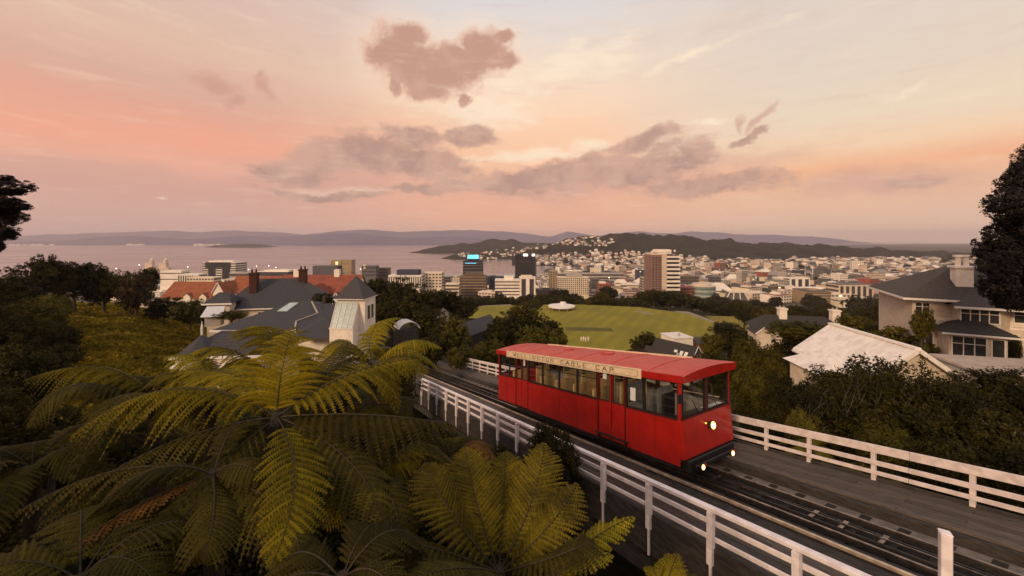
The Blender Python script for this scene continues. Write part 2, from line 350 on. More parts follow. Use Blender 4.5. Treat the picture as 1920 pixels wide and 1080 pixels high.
M['slate'] = mat('slate_roof', (.046, .043, .050), (.032, .030, .036), 5, rough=0.6, bump=.5, bscale=14)
M['dark_roof'] = mat('dark_roof', (.040, .034, .032), (.026, .022, .021), 4, rough=0.75, bump=.5, bscale=12)
M['brown_tile'] = mat('brown_tile_roof', (.075, .058, .050), (.045, .035, .031), 7, rough=0.8, bump=.8, bscale=12)
M['orange_roof'] = mat('orange_tile_roof', (.30, .095, .040), (.22, .065, .030), 0.7, rough=0.85, bump=.4)
M['red_tile'] = mat('red_tile_roof', (.27, .075, .045), (.20, .055, .035), 0.8, rough=0.85, bump=.4)
M['white_roof'] = mat('white_roof', (.74, .69, .67), (.60, .55, .52), 2.2, rough=0.4, bump=.1, detail=8)
M['cream_wall'] = mat('cream_wall', (.62, .53, .43), (.52, .43, .35), 2, rough=0.8, bump=.15)
M['white_wall'] = mat('white_wall', (.80, .72, .64), (.70, .61, .54), 2, rough=0.8, bump=.15)
M['grey_wall'] = mat('grey_wall', (.42, .37, .33), (.33, .29, .26), 1.5, rough=0.85, bump=.15)
M['trim'] = mat('white_trim', (.78, .73, .69), (.70, .64, .60), 5, rough=0.5)
M['brick'] = mat('chimney_brick', (.060, .018, .014), (.045, .014, .011), 9, rough=0.9, bump=.5)
M['pane'] = mat('window_pane', (.030, .030, .034), (.045, .045, .050), 2, rough=0.12, spec=0.6)
M['pale_pane'] = mat('pale_pane', (.40, .48, .48), (.30, .38, .39), 3, rough=0.25)
M['iron'] = mat('iron_roof', (.60, .60, .62), (.50, .50, .53), 5, rough=0.4)
M['flower'] = mat('white_flower', (.8, .75, .7))

for k_ in ('slate', 'dark_roof', 'brown_tile', 'red_tile', 'orange_roof'):
    t_ = M[k_].node_tree; p_ = t_.nodes['Principled BSDF']; src = p_.inputs['Base Color'].links[0].from_socket
    tc_ = t_.nodes.new('ShaderNodeTexCoord'); wv = t_.nodes.new('ShaderNodeTexWave'); wv.bands_direction = 'Z'; wv.inputs['Scale'].default_value = 1.6; wv.inputs['Distortion'].default_value = .5; wv.inputs['Detail'].default_value = 3
    t_.links.new(tc_.outputs['Object'], wv.inputs[0]); st_ = noise(t_, tc_.outputs['Object'], .8, 6, .7)
    dark_ = N(t_, 'ShaderNodeHueSaturation'); dark_.inputs['Value'].default_value = .55; t_.links.new(src, dark_.inputs['Color'])
    t_.links.new(mixc(t_, mth(t_, 'MULTIPLY', mth(t_, 'MULTIPLY', wv.outputs['Fac'], st_), .9), src, dark_.outputs[0]), p_.inputs['Base Color'])
def glassmat():
    m = bpy.data.materials.new('carriage_glass'); m.use_nodes = True; t = m.node_tree; t.nodes.remove(t.nodes['Principled BSDF'])
    tr = N(t, 'ShaderNodeBsdfTransparent'); tr.inputs[0].default_value = (.90, .90, .88, 1)
    gl = N(t, 'ShaderNodeBsdfGlossy'); gl.inputs['Roughness'].default_value = 0.04; gl.inputs[0].default_value = (.9, .9, .9, 1)
    lw = N(t, 'ShaderNodeLayerWeight'); lw.inputs[0].default_value = 0.5
    fr_ = mth(t, 'ADD', mth(t, 'MULTIPLY', mth(t, 'POWER', lw.outputs['Facing'], 4.0), 0.55), 0.04)
    mx = N(t, 'ShaderNodeMixShader'); t.links.new(fr_, mx.inputs[0]); t.links.new(tr.outputs[0], mx.inputs[1]); t.links.new(gl.outputs[0], mx.inputs[2])
    t.links.new(mx.outputs[0], t.nodes['Material Output'].inputs[0]); return m
M['glass'] = glassmat()

def watermat():
    m = bpy.data.materials.new('harbour_water'); m.use_nodes = True; t = m.node_tree; p = t.nodes['Principled BSDF']
    p.inputs['Base Color'].default_value = (.20, .16, .17, 1); p.inputs['Roughness'].default_value = 0.2; p.inputs['IOR'].default_value = 1.33
    g = N(t, 'ShaderNodeNewGeometry'); mp = N(t, 'ShaderNodeMapping'); t.links.new(g.outputs['Position'], mp.inputs[0]); mp.inputs['Scale'].default_value = (.01, .03, 1)
    bp = N(t, 'ShaderNodeBump'); bp.inputs['Strength'].default_value = 0.25; bp.inputs['Distance'].default_value = 2.0
    t.links.new(noise(t, mp.outputs[0], 3, 8, .7), bp.inputs['Height']); t.links.new(bp.outputs[0], p.inputs['Normal'])
    mp2 = N(t, 'ShaderNodeMapping'); t.links.new(g.outputs['Position'], mp2.inputs[0]); mp2.inputs['Scale'].default_value = (.0004, .0014, 1)
    t.links.new(maprange(t, noise(t, mp2.outputs[0], 3, 4), .35, .65, .10, .24), p.inputs['Roughness'])
    return m
M['water'] = watermat()

def groundmat():
    m = bpy.data.materials.new('ground_cover'); m.use_nodes = True; t = m.node_tree; p = t.nodes['Principled BSDF']
    p.inputs['Roughness'].default_value = 1.0; p.inputs['Specular IOR Level'].default_value = 0.1
    g = N(t, 'ShaderNodeNewGeometry'); sp = N(t, 'ShaderNodeSeparateXYZ'); t.links.new(g.outputs['Position'], sp.inputs[0])
    veg = mixc(t, maprange(t, noise(t, g.outputs['Position'], 0.4, 6), .35, .65), (.020, .018, .007, 1), (.045, .040, .010, 1))
    town = mixc(t, maprange(t, noise(t, g.outputs['Position'], 0.02, 6), .4, .6), (.10, .085, .07, 1), (.045, .042, .018, 1))
    far = maprange(t, sp.outputs[1], 330, 480)
    t.links.new(mixc(t, far, veg, town), p.inputs['Base Color'])
    bp = N(t, 'ShaderNodeBump'); bp.inputs['Strength'].default_value = 0.8; bp.inputs['Distance'].default_value = 0.2
    t.links.new(noise(t, g.outputs['Position'], 1.7, 6), bp.inputs['Height']); t.links.new(bp.outputs[0], p.inputs['Normal'])
    return m
M['ground'] = groundmat()

def hillmat(name, a, b, scale, bd):
    m = bpy.data.materials.new(name); m.use_nodes = True; t = m.node_tree; p = t.nodes['Principled BSDF']
    p.inputs['Roughness'].default_value = 1.0; p.inputs['Specular IOR Level'].default_value = 0.05
    g = N(t, 'ShaderNodeNewGeometry')
    t.links.new(mixc(t, maprange(t, noise(t, g.outputs['Position'], scale, 8, .65), .38, .62), a, b), p.inputs['Base Color'])
    bp = N(t, 'ShaderNodeBump'); bp.inputs['Strength'].default_value = 1.0; bp.inputs['Distance'].default_value = bd
    t.links.new(noise(t, g.outputs['Position'], scale * 6, 6, .7), bp.inputs['Height']); t.links.new(bp.outputs[0], p.inputs['Normal'])
    return m
M['hill_wood'] = hillmat('wooded_hill', (.020, .018, .010, 1), (.040, .033, .016, 1), 0.012, 14)
M['hill_far'] = hillmat('far_hill', (.09, .08, .15, 1), (.13, .11, .18, 1), 0.0012, 60)  # purple of the distant haze is mixed into the hill colour

# ------------------------------------------------------------------ terrain
SL = -0.185
HD = Vector((-0.4955, 0.8686, 0)); WD = Vector((0.8686, 0.4955, 0)); P0 = Vector((5.23, 11.95, -7.12))
def TR(a, q, h): return P0 + HD * a + WD * q + Vector((0, 0, h + SL * a))
YS = np.log(np.array([1.0, 3, 8, 15, 25, 40, 60, 90, 125, 165, 205, 260, 330, 450, 700, 1000, 1250, 1450, 2500, 15000]))
RC = np.array([-3, -1.33, -1.05, -.8, -.5, -.15, .05, .15, .4, .65, .9, 1.33, 3])
TT = np.array([
    [-3, -4, -5, -7, -8, -9, -10, -13, -22, -40, -55, -70, -85, -100, -112, -116, -124, -126, -130, -130],
    [-3.5, -5, -6.5, -8.5, -9.5, -10.5, -11, -14, -22, -40, -55, -70, -85, -100, -112, -116, -124, -126, -130, -130],
    [-4, -5.5, -7, -9, -10.5, -12, -13, -15.5, -24, -40, -55, -70, -85, -100, -112, -116, -119, -126, -130, -130],
    [-4, -6, -7.5, -9.5, -11.5, -13.5, -16, -20, -28, -40, -52, -68, -82, -98, -111, -116, -118, -126, -130, -130],
    [-4, -6, -8, -10, -12, -14, -17.5, -22, -29, -38, -48, -62, -78, -95, -109, -115, -118, -126, -130, -130],
    [-4.5, -6.5, -8.5, -11, -14, -18, -24, -32, -37, -38.3, -39, -46, -64, -88, -106, -114, -124, -128, -130, -130],
    [-4.5, -7, -9, -11.5, -15, -20, -27, -34, -38.3, -38.3, -38.3, -44, -62, -86, -105, -113, -122, -128, -130, -130],
    [-4.5, -7, -9.5, -12, -15, -20, -27, -35, -38.3, -38.3, -38.3, -44, -62, -86, -105, -112, -114, -115, -113, -130],
    [-4.5, -8, -10, -12, -15, -20, -27, -35, -38.3, -38.3, -38.6, -46, -62, -86, -104, -111, -112, -112, -108, -130],
    [-4.5, -8, -10, -12, -13, -16, -22, -31, -37, -41, -46, -55, -68, -86, -102, -110, -110, -109, -104, -130],
    [-4.5, -8, -10, -11.5, -12.5, -14.5, -19, -28, -36, -42, -48, -58, -70, -86, -100, -108, -107, -104, -98, -130],
    [-4.5, -8, -10, -11, -11.2, -12, -15, -22, -31, -40, -48, -58, -70, -84, -98, -104, -102, -98, -90, -130],
    [-4, -7, -9, -10, -10, -10.5, -12, -18, -26, -36, -45, -55, -66, -80, -92, -98, -96, -92, -85, -130]], dtype=float)
def T(x, y):
    x = np.asarray(x, dtype=float); y = np.asarray(y, dtype=float)
    rho = np.sqrt(x * x + y * y) + 1e-6; c = np.maximum(y / rho, 0.34)
    Ye = np.clip(rho * c, 1.0, 15000); r = np.clip(x / (rho * c), -3, 3)
    fi = np.interp(np.log(Ye), YS, np.arange(len(YS))); ci = np.interp(r, RC, np.arange(len(RC)))
    i0 = np.clip(np.floor(fi).astype(int), 0, len(YS) - 2); j0 = np.clip(np.floor(ci).astype(int), 0, len(RC) - 2)
    a = fi - i0; b = ci - j0
    b = b * b * (3 - 2 * b)
    z = (TT[j0, i0] * (1 - a) + TT[j0, i0 + 1] * a) * (1 - b) + (TT[j0 + 1, i0] * (1 - a) + TT[j0 + 1, i0 + 1] * a) * b
    # ground behind the lookout stays high
    back = np.clip((-y / rho), 0, 1); z = z * (1 - back) + (-3.0 - 0.02 * rho) * back
    z = z + 0.25 * np.sin(x * .7 + 1.3) * np.cos(y * .6) * np.clip(rho / 10, 0, 1)
    # bench for the railway
    da = (x - P0.x) * HD.x + (y - P0.y) * HD.y; dq = (x - P0.x) * WD.x + (y - P0.y) * WD.y
    near = np.clip(1 - (np.abs(dq - 1.0) - 4.6) / 4.0, 0, 1) * ((da > -20) & (da < 75))
    lim = P0.z + SL * da - 1.5
    z = np.where(near > 0, z * (1 - near) + np.minimum(z, lim) * near, z)
    return z
def gz(x, y): return float(T(x, y))

def build_ground():
    azs = np.concatenate([np.linspace(-72, 72, 289), np.linspace(75, 285, 71)])
    azs = np.radians(azs); rh = np.exp(np.linspace(math.log(0.6), math.log(14000), 150))
    A, Rr = np.meshgrid(azs, rh, indexing='ij'); X = np.sin(A) * Rr; Y = np.cos(A) * Rr
    Z = T(X, Y); na, nr = A.shape
    V = np.stack([X, Y, Z], -1).reshape(-1, 3)
    i, j = np.meshgrid(np.arange(na), np.arange(nr - 1), indexing='ij'); i2 = (i + 1) % na
    Fq = np.stack([i * nr + j, i * nr + j + 1, i2 * nr + j + 1, i2 * nr + j], -1).reshape(-1, 4)
    V = np.vstack([V, [[0, 0, gz(0, 0)]]])
    me = np_mesh('ground', V, Fq, M['ground'], smooth=True)
    o = link_mesh('ground', me); tag(o, kind='structure')
    mb = MB(); c = len(V) - 1
build_ground()
wm = MB(); wm.add([(-14000, 500, SEA), (14000, 500, SEA), (14000, 14000, SEA), (-14000, 14000, SEA)], [(0, 1, 2, 3)])
tag(wm.build('harbour_water', M['water']), kind='structure')

HILLS = []
def ridge(name, crest, Yc, wfront, wback, foot, m, nx=240, ny=26, rough=0.0, rs=0.01, seed=1):
    """crest: list of (u, v) seen from the lookout at distance Yc -> a real ridge there"""
    us = np.array([c[0] for c in crest], float); vs = np.array([c[1] for c in crest], float)
    xs = (us - CX) / F * Yc; zs = (HOR - vs) / F * Yc
    rg = np.random.RandomState(seed); ph = rg.rand(24) * 6.28; fr = rg.rand(24); an = rg.rand(24) * 6.28
    def h(x, y):
        zc = np.interp(x, xs, zs, left=foot, right=foot)
        t = np.where(y < Yc, (Yc - y) / wfront, (y - Yc) / wback); t = np.clip(t, 0, 1)
        s = 0.5 + 0.5 * np.cos(t * math.pi)
        z = foot + (zc - foot) * s
        w = np.zeros_like(z)
        for k in range(24):
            f = rs * (0.6 + 5 * fr[k] ** 1.5); w += np.sin(x * f * math.cos(an[k]) + y * f * math.sin(an[k]) + ph[k]) / (0.6 + 5 * fr[k] ** 1.5)
        return z + w * rough * np.clip((zc - foot) / 40, 0, 1) * np.clip(s * 2, 0, 1)
    X, Yg = np.meshgrid(np.linspace(xs[0], xs[-1], nx), np.linspace(Yc - wfront, Yc + wback, ny), indexing='ij')
    Z = h(X, Yg); V = np.stack([X, Yg, Z], -1).reshape(-1, 3)
    i, j = np.meshgrid(np.arange(nx - 1), np.arange(ny - 1), indexing='ij')
    Fq = np.stack([i * ny + j, (i + 1) * ny + j, (i + 1) * ny + j + 1, i * ny + j + 1], -1).reshape(-1, 4)
    o = link_mesh(name, np_mesh(name, V, Fq, m, smooth=True)); tag(o, kind='structure')
    HILLS.append((xs[0], xs[-1], Yc - wfront, Yc + wback, h))
    return o
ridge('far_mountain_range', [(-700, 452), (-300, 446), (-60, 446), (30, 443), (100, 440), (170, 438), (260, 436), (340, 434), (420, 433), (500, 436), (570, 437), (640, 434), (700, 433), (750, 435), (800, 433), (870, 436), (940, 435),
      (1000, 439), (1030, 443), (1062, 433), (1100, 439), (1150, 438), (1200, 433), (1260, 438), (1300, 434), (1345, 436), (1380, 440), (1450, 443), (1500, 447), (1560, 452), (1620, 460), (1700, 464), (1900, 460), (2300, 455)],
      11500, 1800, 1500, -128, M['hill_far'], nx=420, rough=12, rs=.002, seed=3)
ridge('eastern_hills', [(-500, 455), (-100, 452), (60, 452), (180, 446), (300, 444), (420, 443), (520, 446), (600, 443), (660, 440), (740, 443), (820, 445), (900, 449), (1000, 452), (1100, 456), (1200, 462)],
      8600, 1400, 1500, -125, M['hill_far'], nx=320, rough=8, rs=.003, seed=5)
ridge('harbour_island', [(385, 464), (405, 460), (430, 459), (460, 457.5), (485, 458), (500, 460), (512, 464)], 5600, 160, 300, -123, M['hill_wood'], nx=80, ny=14, rough=2, rs=.02, seed=6)
ridge('outer_headland', [(775, 472.5), (800, 468), (830, 463), (860, 459), (900, 455), (940, 452.5), (985, 454), (1020, 456), (1060, 460), (1100, 468), (1160, 478)],
      3500, 420, 500, -123, M['hill_wood'], nx=200, rough=5, rs=.012, seed=7)
ridge('inner_headland', [(815, 487), (835, 483), (860, 478), (900, 474), (950, 471), (1000, 468), (1050, 466), (1100, 462), (1180, 475)],
      2450, 300, 400, -123, M['hill_wood'], nx=160, rough=5, rs=.014, seed=8)
ridge('town_belt_hill', [(960, 478), (1000, 466), (1040, 456), (1080, 449), (1120, 445), (1160, 439.5), (1185, 438.5), (1215, 442), (1260, 446), (1300, 447), (1330, 450), (1370, 453), (1400, 457), (1440, 458), (1480, 459), (1540, 462),
      (1600, 466), (1640, 469), (1680, 472), (1720, 473), (1760, 475), (1800, 477), (1860, 478), (1930, 480), (2100, 484), (2300, 490)],
      2350, 620, 600, -116, M['hill_wood'], nx=620, ny=60, rough=5.5, rs=.022, seed=9)
def G(x, y):
    z = gz(x, y)
    for x0, x1, y0, y1, h in HILLS:
        if x0 < x < x1 and y0 < y < y1: z = max(z, float(h(np.array(x), np.array(y))))
    return z

# park and grass hill
def poly_sheet(name, pts, z, m, sub=0, follow=False, dz=0.05):
    if follow:
        pass
    mb = MB(); mb.add([(p[0], p[1], z) for p in pts], [tuple(range(len(pts)))]); o = mb.build(name, m); tag(o, kind='structure'); return o
def plan(u, v, z): Y = z * F / (HOR - v); return ((u - CX) / F * Y, Y)
FZ = -37.95
pf = [plan(*p, FZ) for p in [(1020, 571), (1100, 571), (1200, 576), (1290, 588), (1345, 608), (1338, 632), (1320, 652), (1260, 672), (1150, 676), (1050, 668), (1010, 640), (985, 600)]]
poly_sheet('playing_field', pf, FZ, M['grass_field'])
poly_sheet('field_verge', [plan(*p, FZ) for p in [(862, 596), (870, 583), (900, 574), (980, 572), (975, 600)]], FZ, M['grass_field'])
poly_sheet('yellow_lawn', [plan(*p, FZ - .05) for p in [(1322, 592), (1400, 594), (1425, 602), (1420, 622), (1365, 618)]], FZ - .05, M['yellow_grass'])
poly_sheet('pale_wicket', [plan(*p, FZ + .01) for p in [(1188, 583.5), (1200, 582.6), (1227, 588.6), (1222, 590.4)]], FZ + .01, M['path'])
poly_sheet('cricket_pitch', [plan(*p, FZ + .01) for p in [(1058, 613), (1145, 615), (1152, 621.5), (1062, 620)]], FZ + .01, mat('pitch_grass', (.10, .085, .012), (.07, .065, .01), .3, rough=1))
poly_sheet('park_path', [plan(*p, FZ - .02) for p in [(860, 588), (905, 573), (960, 570.5), (960, 573), (905, 576), (885, 585), (872, 596)]], FZ - .02, M['path'])
poly_sheet('field_bank_path', [plan(*p, FZ - .02) for p in [(1262, 583), (1290, 584), (1335, 600), (1352, 612), (1340, 612), (1310, 598)]], FZ - .02, M['path'])

def hill_patch():
    # grassed hillside left of the houses: its own sheet laid over the ground
    us = np.linspace(95, 440, 90); Ys = np.exp(np.linspace(math.log(17), math.log(92), 90))
    U, Yg = np.meshgrid(us, Ys, indexing='ij'); X = (U - CX) / F * Yg; Z = T(X, Yg) + 0.12
    V = np.stack([X, Yg, Z], -1).reshape(-1, 3); n = 90
    i, j = np.meshgrid(np.arange(n - 1), np.arange(n - 1), indexing='ij')
    Fq = np.stack([i * n + j, (i + 1) * n + j, (i + 1) * n + j + 1, i * n + j + 1], -1).reshape(-1, 4)
    tag(link_mesh('grassy_hillside', np_mesh('grassy_hillside', V, Fq, M['grass_hill'], smooth=True)), kind='structure')
    rg = np.random.RandomState(4); k = 30000
    u = rg.uniform(100, 436, k); y = np.exp(rg.uniform(math.log(18), math.log(90), k)); x = (u - CX) / F * y; z = T(x, y) + .1
    a = rg.rand(k) * 6.28; s = rg.uniform(.12, .35, k) * (0.5 + y / 60); w = s * .7
    dx, dy = np.cos(a) * w, np.sin(a) * w
    tx, ty = rg.normal(0, .15, k), rg.normal(0, .15, k)
    V = np.stack([np.stack([x - dx, y - dy, z], -1), np.stack([x + dx, y + dy, z], -1), np.stack([x + dx * .4 + tx, y + dy * .4 + ty, z + s], -1), np.stack([x - dx * .4 + tx, y - dy * .4 + ty, z + s * .8], -1)], 1).reshape(-1, 3)
    o = link_mesh('hillside_grass', np_mesh('hillside_grass', V, np.arange(4 * k).reshape(-1, 4), leafmat('tuft', (.13, .095, .010), (.26, .185, .014), .25, trans=.3)))
    tag(o, 'rough yellow-green grass growing over the hillside', 'grass', kind='stuff')
hill_patch()

# ------------------------------------------------------------------ foliage generators
def leaf_quads(rg, P, Nn, size, elong=1.6, jitter=0.6):
    k = len(P); Nn = Nn + rg.normal(0, jitter, (k, 3)); Nn /= np.linalg.norm(Nn, axis=1, keepdims=True) + 1e-9
    r = rg.normal(0, 1, (k, 3)); a = np.cross(Nn, r); a /= np.linalg.norm(a, axis=1, keepdims=True) + 1e-9; b = np.cross(Nn, a)
    s = (size * rg.uniform(.6, 1.4, k))[:, None]
    V = np.stack([P - a * s * elong * .5, P + b * s * .42 + Nn * s * .12, P + a * s * elong * .5 - Nn * s * .15, P - b * s * .42 + Nn * s * .12], 1).reshape(-1, 3)
    return V, np.arange(4 * k).reshape(-1, 4)
def crown_mesh(name, seed, m, nleaf=6000, leaf=.075, lobes=11, flat=1.0, spiky=0.0, elong=1.5, lobe_r=(.30, .52)):
    rg = np.random.RandomState(seed); Ps = []; Ns = []
    L = []
    for k in range(lobes):
        d = rg.normal(0, 1, 3); d /= np.linalg.norm(d); d[2] = d[2] * .9 + .05
        c = d * rg.uniform(.35, .66); r = rg.uniform(*lobe_r); L.append((c, r))
    L.append((np.zeros(3), .62))
    tot = sum(r * r for _, r in L)
    for c, r in L:
        k = int(nleaf * r * r / tot); d = rg.normal(0, 1, (k, 3)); d /= np.linalg.norm(d, axis=1, keepdims=True)
        # clumps: pull the leaves together round sub-centres so that the outline breaks up
        sub = rg.normal(0, 1, (max(6, int(18 * r / .4)), 3)); sub /= np.linalg.norm(sub, axis=1, keepdims=True)
        near = sub[np.argmax(d @ sub.T, axis=1)]; d2 = d * .55 + near * .45; d2 /= np.linalg.norm(d2, axis=1, keepdims=True)
        rr = r * (1 - .38 * rg.rand(k) ** 2.0) * (1 + .10 * np.sum(d * near, axis=1)) * rg.uniform(.94, 1.10, k)
        P = c + d2 * rr[:, None]; Ps.append(P); Ns.append(d2 + np.array([0, 0, .35]))
    P = np.vstack(Ps); Nn = np.vstack(Ns); P[:, 2] *= flat
    s = np.full(len(P), leaf)
    V, Fq = leaf_quads(rg, P, Nn, s, elong)
    if spiky:
        k = int(spiky); d = rg.normal(0, 1, (k, 3)); d[:, 2] = np.abs(d[:, 2]); d /= np.linalg.norm(d, axis=1, keepdims=True)
        Pk = d * rg.uniform(.85, 1.25, k)[:, None]; V2, F2 = leaf_quads(rg, Pk, d, np.full(k, leaf), elong)
        Fq = np.vstack([Fq, F2 + len(V)]); V = np.vstack([V, V2])
    mx = np.abs(V).max(axis=0); V = V / mx
    return np_mesh(name, V, Fq, m)
CROWN = {}
def crowns(key, m, n, **kw): CROWN[key] = [crown_mesh('crown_' + key, 100 + hash_(key) + i * 7, m, **kw) for i in range(n)]
def hash_(s): return sum(ord(c) * (i + 1) for i, c in enumerate(s)) % 500
crowns('dark', M['leaf_dark'], 5, nleaf=9000, leaf=.060)
crowns('mid', M['leaf_mid'], 5, nleaf=7000, leaf=.066)
crowns('olive', M['leaf_olive'], 3, nleaf=8000, leaf=.060)
crowns('yellow', M['leaf_yellow'], 2, nleaf=6000, leaf=.07)
crowns('red', M['leaf_red'], 2, nleaf=6500, leaf=.055, elong=2.2)
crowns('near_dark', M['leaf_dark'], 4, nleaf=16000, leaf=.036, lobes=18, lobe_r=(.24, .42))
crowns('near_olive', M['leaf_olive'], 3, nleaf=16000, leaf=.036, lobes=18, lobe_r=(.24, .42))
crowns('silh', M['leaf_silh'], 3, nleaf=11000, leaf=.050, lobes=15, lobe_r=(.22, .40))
crowns('small', M['leaf_dark'], 4, nleaf=1600, leaf=.14, lobes=7)

def trunk_mesh(name, seed, m=None):
    """unit trunk: height 1 (z 0..1), limbs reach out to radius ~.45 at z .8-1.1"""
    r = random.Random(seed); mb = MB()
    mb.tube([(0, 0, 0), (.01, .01, .35), (.02, -.01, .7), (0, 0, 1.0)], [.055, .042, .032, .015], 7)
    for k in range(7):
        a = r.random() * 6.28; z0 = r.uniform(.45, .85); L = r.uniform(.25, .5)
        p0 = Vector((.01, 0, z0)); p1 = p0 + Vector((math.cos(a) * L * .5, math.sin(a) * L * .5, L * .45)); p2 = p0 + Vector((math.cos(a) * L, math.sin(a) * L, L * .7))
        mb.tube([p0, p1, p2], [.022, .014, .005], 5)
    me = bpy.data.meshes.new(name); me.from_pydata(mb.v, [], mb.f); me.materials.append(m or M['bark']); return me
TRUNKS = [trunk_mesh('trunk', i) for i in range(4)]
tree_n = 0
def tree(u0, u1, vt, vb, Y, kind='mid', label=None, group=None, name='tree', cat='tree', depth=None, sink=0):
    global tree_n; tree_n += 1
    rx = (u1 - u0) / 2 / F * Y; rz = (vb - vt) / 2 / F * Y; c = PX((u0 + u1) / 2, (vt + vb) / 2, Y)
    g = gz(c.x, c.y); ry = depth or rx * .9
    if g > c.z - rz * .6: g = c.z - rz * 1.05
    root = empty(name, (c.x, c.y, g), rnd.random() * 6.28 if not depth else 0, label, cat, group)
    cr = link_mesh('crown', rnd.choice(CROWN[kind]), root, (0, 0, c.z - g), (0, 0, 0), (rx, ry, rz))
    H = max(c.z - g, .4)
    tk = link_mesh('trunk', rnd.choice(TRUNKS), root, (0, 0, 0), (0, 0, 0), (min(rx * 1.5, H), min(rx * 1.5, H), H))
    return root
def cluster(items, kind, label, group, **kw):
    for it in items: tree(*it, kind=kind, label=label, group=group, **kw)

# ------------------------------------------------------------------ railway
track = empty('railway_track', tuple(TR(0, 0, 0)), math.atan2(HD.y, HD.x), kind='structure')
def LT(a, q, h): return Vector((a, -q, h + SL * a))
AR0, AR1 = -17.0, 66.0
mb = MB(); mb.box(AR0, AR1, .25, 2.42, -1.35, -.78, fn=LT); mb.build('track_bed', M['ballast'], track)
for q in (.81, 1.81):
    mb = MB(); mb.box(AR0, AR1, q - .033, q + .033, -.60, -.55, 0, fn=LT); mb.box(AR0, AR1, q - .012, q + .012, -.66, -.60, 1, fn=LT); mb.box(AR0, AR1, q - .06, q + .06, -.685, -.66, 1, fn=LT)
    mb.build('rail', [M['steel'], M['dark_metal']], track)
for q in (1.12, 1.5):
    mb = MB(); mb.box(AR0, AR1, q - .02, q + .02, -.665, -.60, fn=LT); mb.build('guard_beam', M['dark_metal'], track)
mb = MB(); mb.tube([LT(AR0, 1.31, -.56), LT(AR1, 1.31, -.56)], .016, 6); mb.build('haul_cable', M['steel'], track)
sm = MB(); sm.box(-.11, .11, -1.02, 1.02, -.06, .05); so = sm.build('sleeper', M['sleeper'], track, bevel=.01)
ang = math.atan(-SL)
a = AR0 + .3; first = True
while a < AR1:
    p = LT(a, 1.31, -.735)
    if first: so.location = p; so.rotation_euler = (0, ang, 0); first = False
    else: o = so.copy(); COL.objects.link(o); o.parent = track; o.location = p + Vector((0, rnd.uniform(-.03, .03), 0)); o.rotation_euler = (0, ang, rnd.uniform(-.01, .01))
    a += .72
for a in (-.35, -3.0, -3.62, -4.36, -6.9, -7.5, -8.2):
    mb = MB(); mb.box(a - .05, a + .05, 1.10, 1.52, -.60, -.575, fn=LT); mb.build('cross_plate', M['steel'], track)
    if a < -3.2:
        mb = MB(); mb.tube([LT(a + .1, 1.24, -.59), LT(a + .1, 1.38, -.59)], .07, 12); mb.build('cable_sheave', M['dark_metal'], track)
mb = MB(); mb.box(AR0, AR1, -.02, .25, -1.3, -.44, fn=LT); mb.build('trough_wall', M['fascia'], track)
mb = MB(); mb.box(AR0, AR1, -.03, .045, -.44, -.375, fn=LT); mb.build('kerb_rail', M['coping'], track)
mb = MB(); mb.box(AR0, AR1, 1.98, 2.415, -1.2, -.70, fn=LT); mb.build('drain_strip', M['concrete'], track)
mb = MB(); mb.box(AR0, AR1, 2.42, 2.56, -1.3, -.47, fn=LT); mb.build('trough_wall', M['fascia'], track)
# walkways: boards laid lengthwise
def walkway(name, q0, q1, a0, a1, hz, nb, label=None):
    root = empty(name, tuple(TR(0, 0, 0)), math.atan2(HD.y, HD.x), kind='structure')
    w = (q1 - q0) / nb; Lb = 3.2
    meshes = []
    for k in range(3):
        m_ = MB(); c_ = rnd.uniform(.0, .004); m_.box(-Lb / 2 * 1.017 + .006, Lb / 2 * 1.017 - .006, -w / 2 + .006, w / 2 - .006, -.045, c_)
        me = bpy.data.meshes.new('board'); me.from_pydata(m_.v, [], m_.f); me.materials.append(M['deck']); meshes.append(me)
    for i in range(nb):
        a = a0 + (i % 3) * 1.06 - 1.0
        while a < a1:
            if name == 'left_walkway' and i >= nb - 2 and a < -1.6: a += Lb; continue
            link_mesh('board', rnd.choice(meshes), root, LT(a + Lb / 2, q0 + (i + .5) * w, hz + rnd.uniform(-.006, .006)), (rnd.uniform(-.012, .012), ang, rnd.uniform(-.0015, .0015)))
            a += Lb
    m_ = MB(); m_.box(a0 - 1, a1 + 2.5, q0 + .03, q1 - .03, hz - .30, hz - .05, fn=LT); m_.build('joists', M['fascia'], root)
    return root
wl = walkway('left_walkway', -2.90, -.045, AR0 + 1, 62, -.42, 12)
mb = MB(); mb.box(AR0, 66, -3.05, -2.94, -.70, .27, fn=LT); mb.build('fascia_board', M['fascia'], wl)
mb = MB(); mb.box(AR0, 66, -3.00, -2.70, -1.25, -.86, fn=LT); mb.build('girder', M['fascia'], wl)
wr = walkway('right_walkway', 2.58, 4.05, AR0 + 1, 62, -.42, 7)
mb = MB(); mb.box(AR0, 66, 4.06, 4.13, -.80, -.36, fn=LT); mb.build('fascia_board', M['fascia'], wr)
for a in range(-15, 66, 6):
    for q in (-2.85, .1, 2.5, 3.95):
        p = LT(a, q, -.9); w0 = TR(a, q, 0); d = w0.z - 1.0 - gz(w0.x, w0.y)
        mb = MB(); mb.box(a - .15, a + .15, q - .15, q + .15, -1.0 - max(d, .5) - 1.0, -.86, fn=LT); mb.build('pier', M['fascia'], wl if q < 1 else wr)

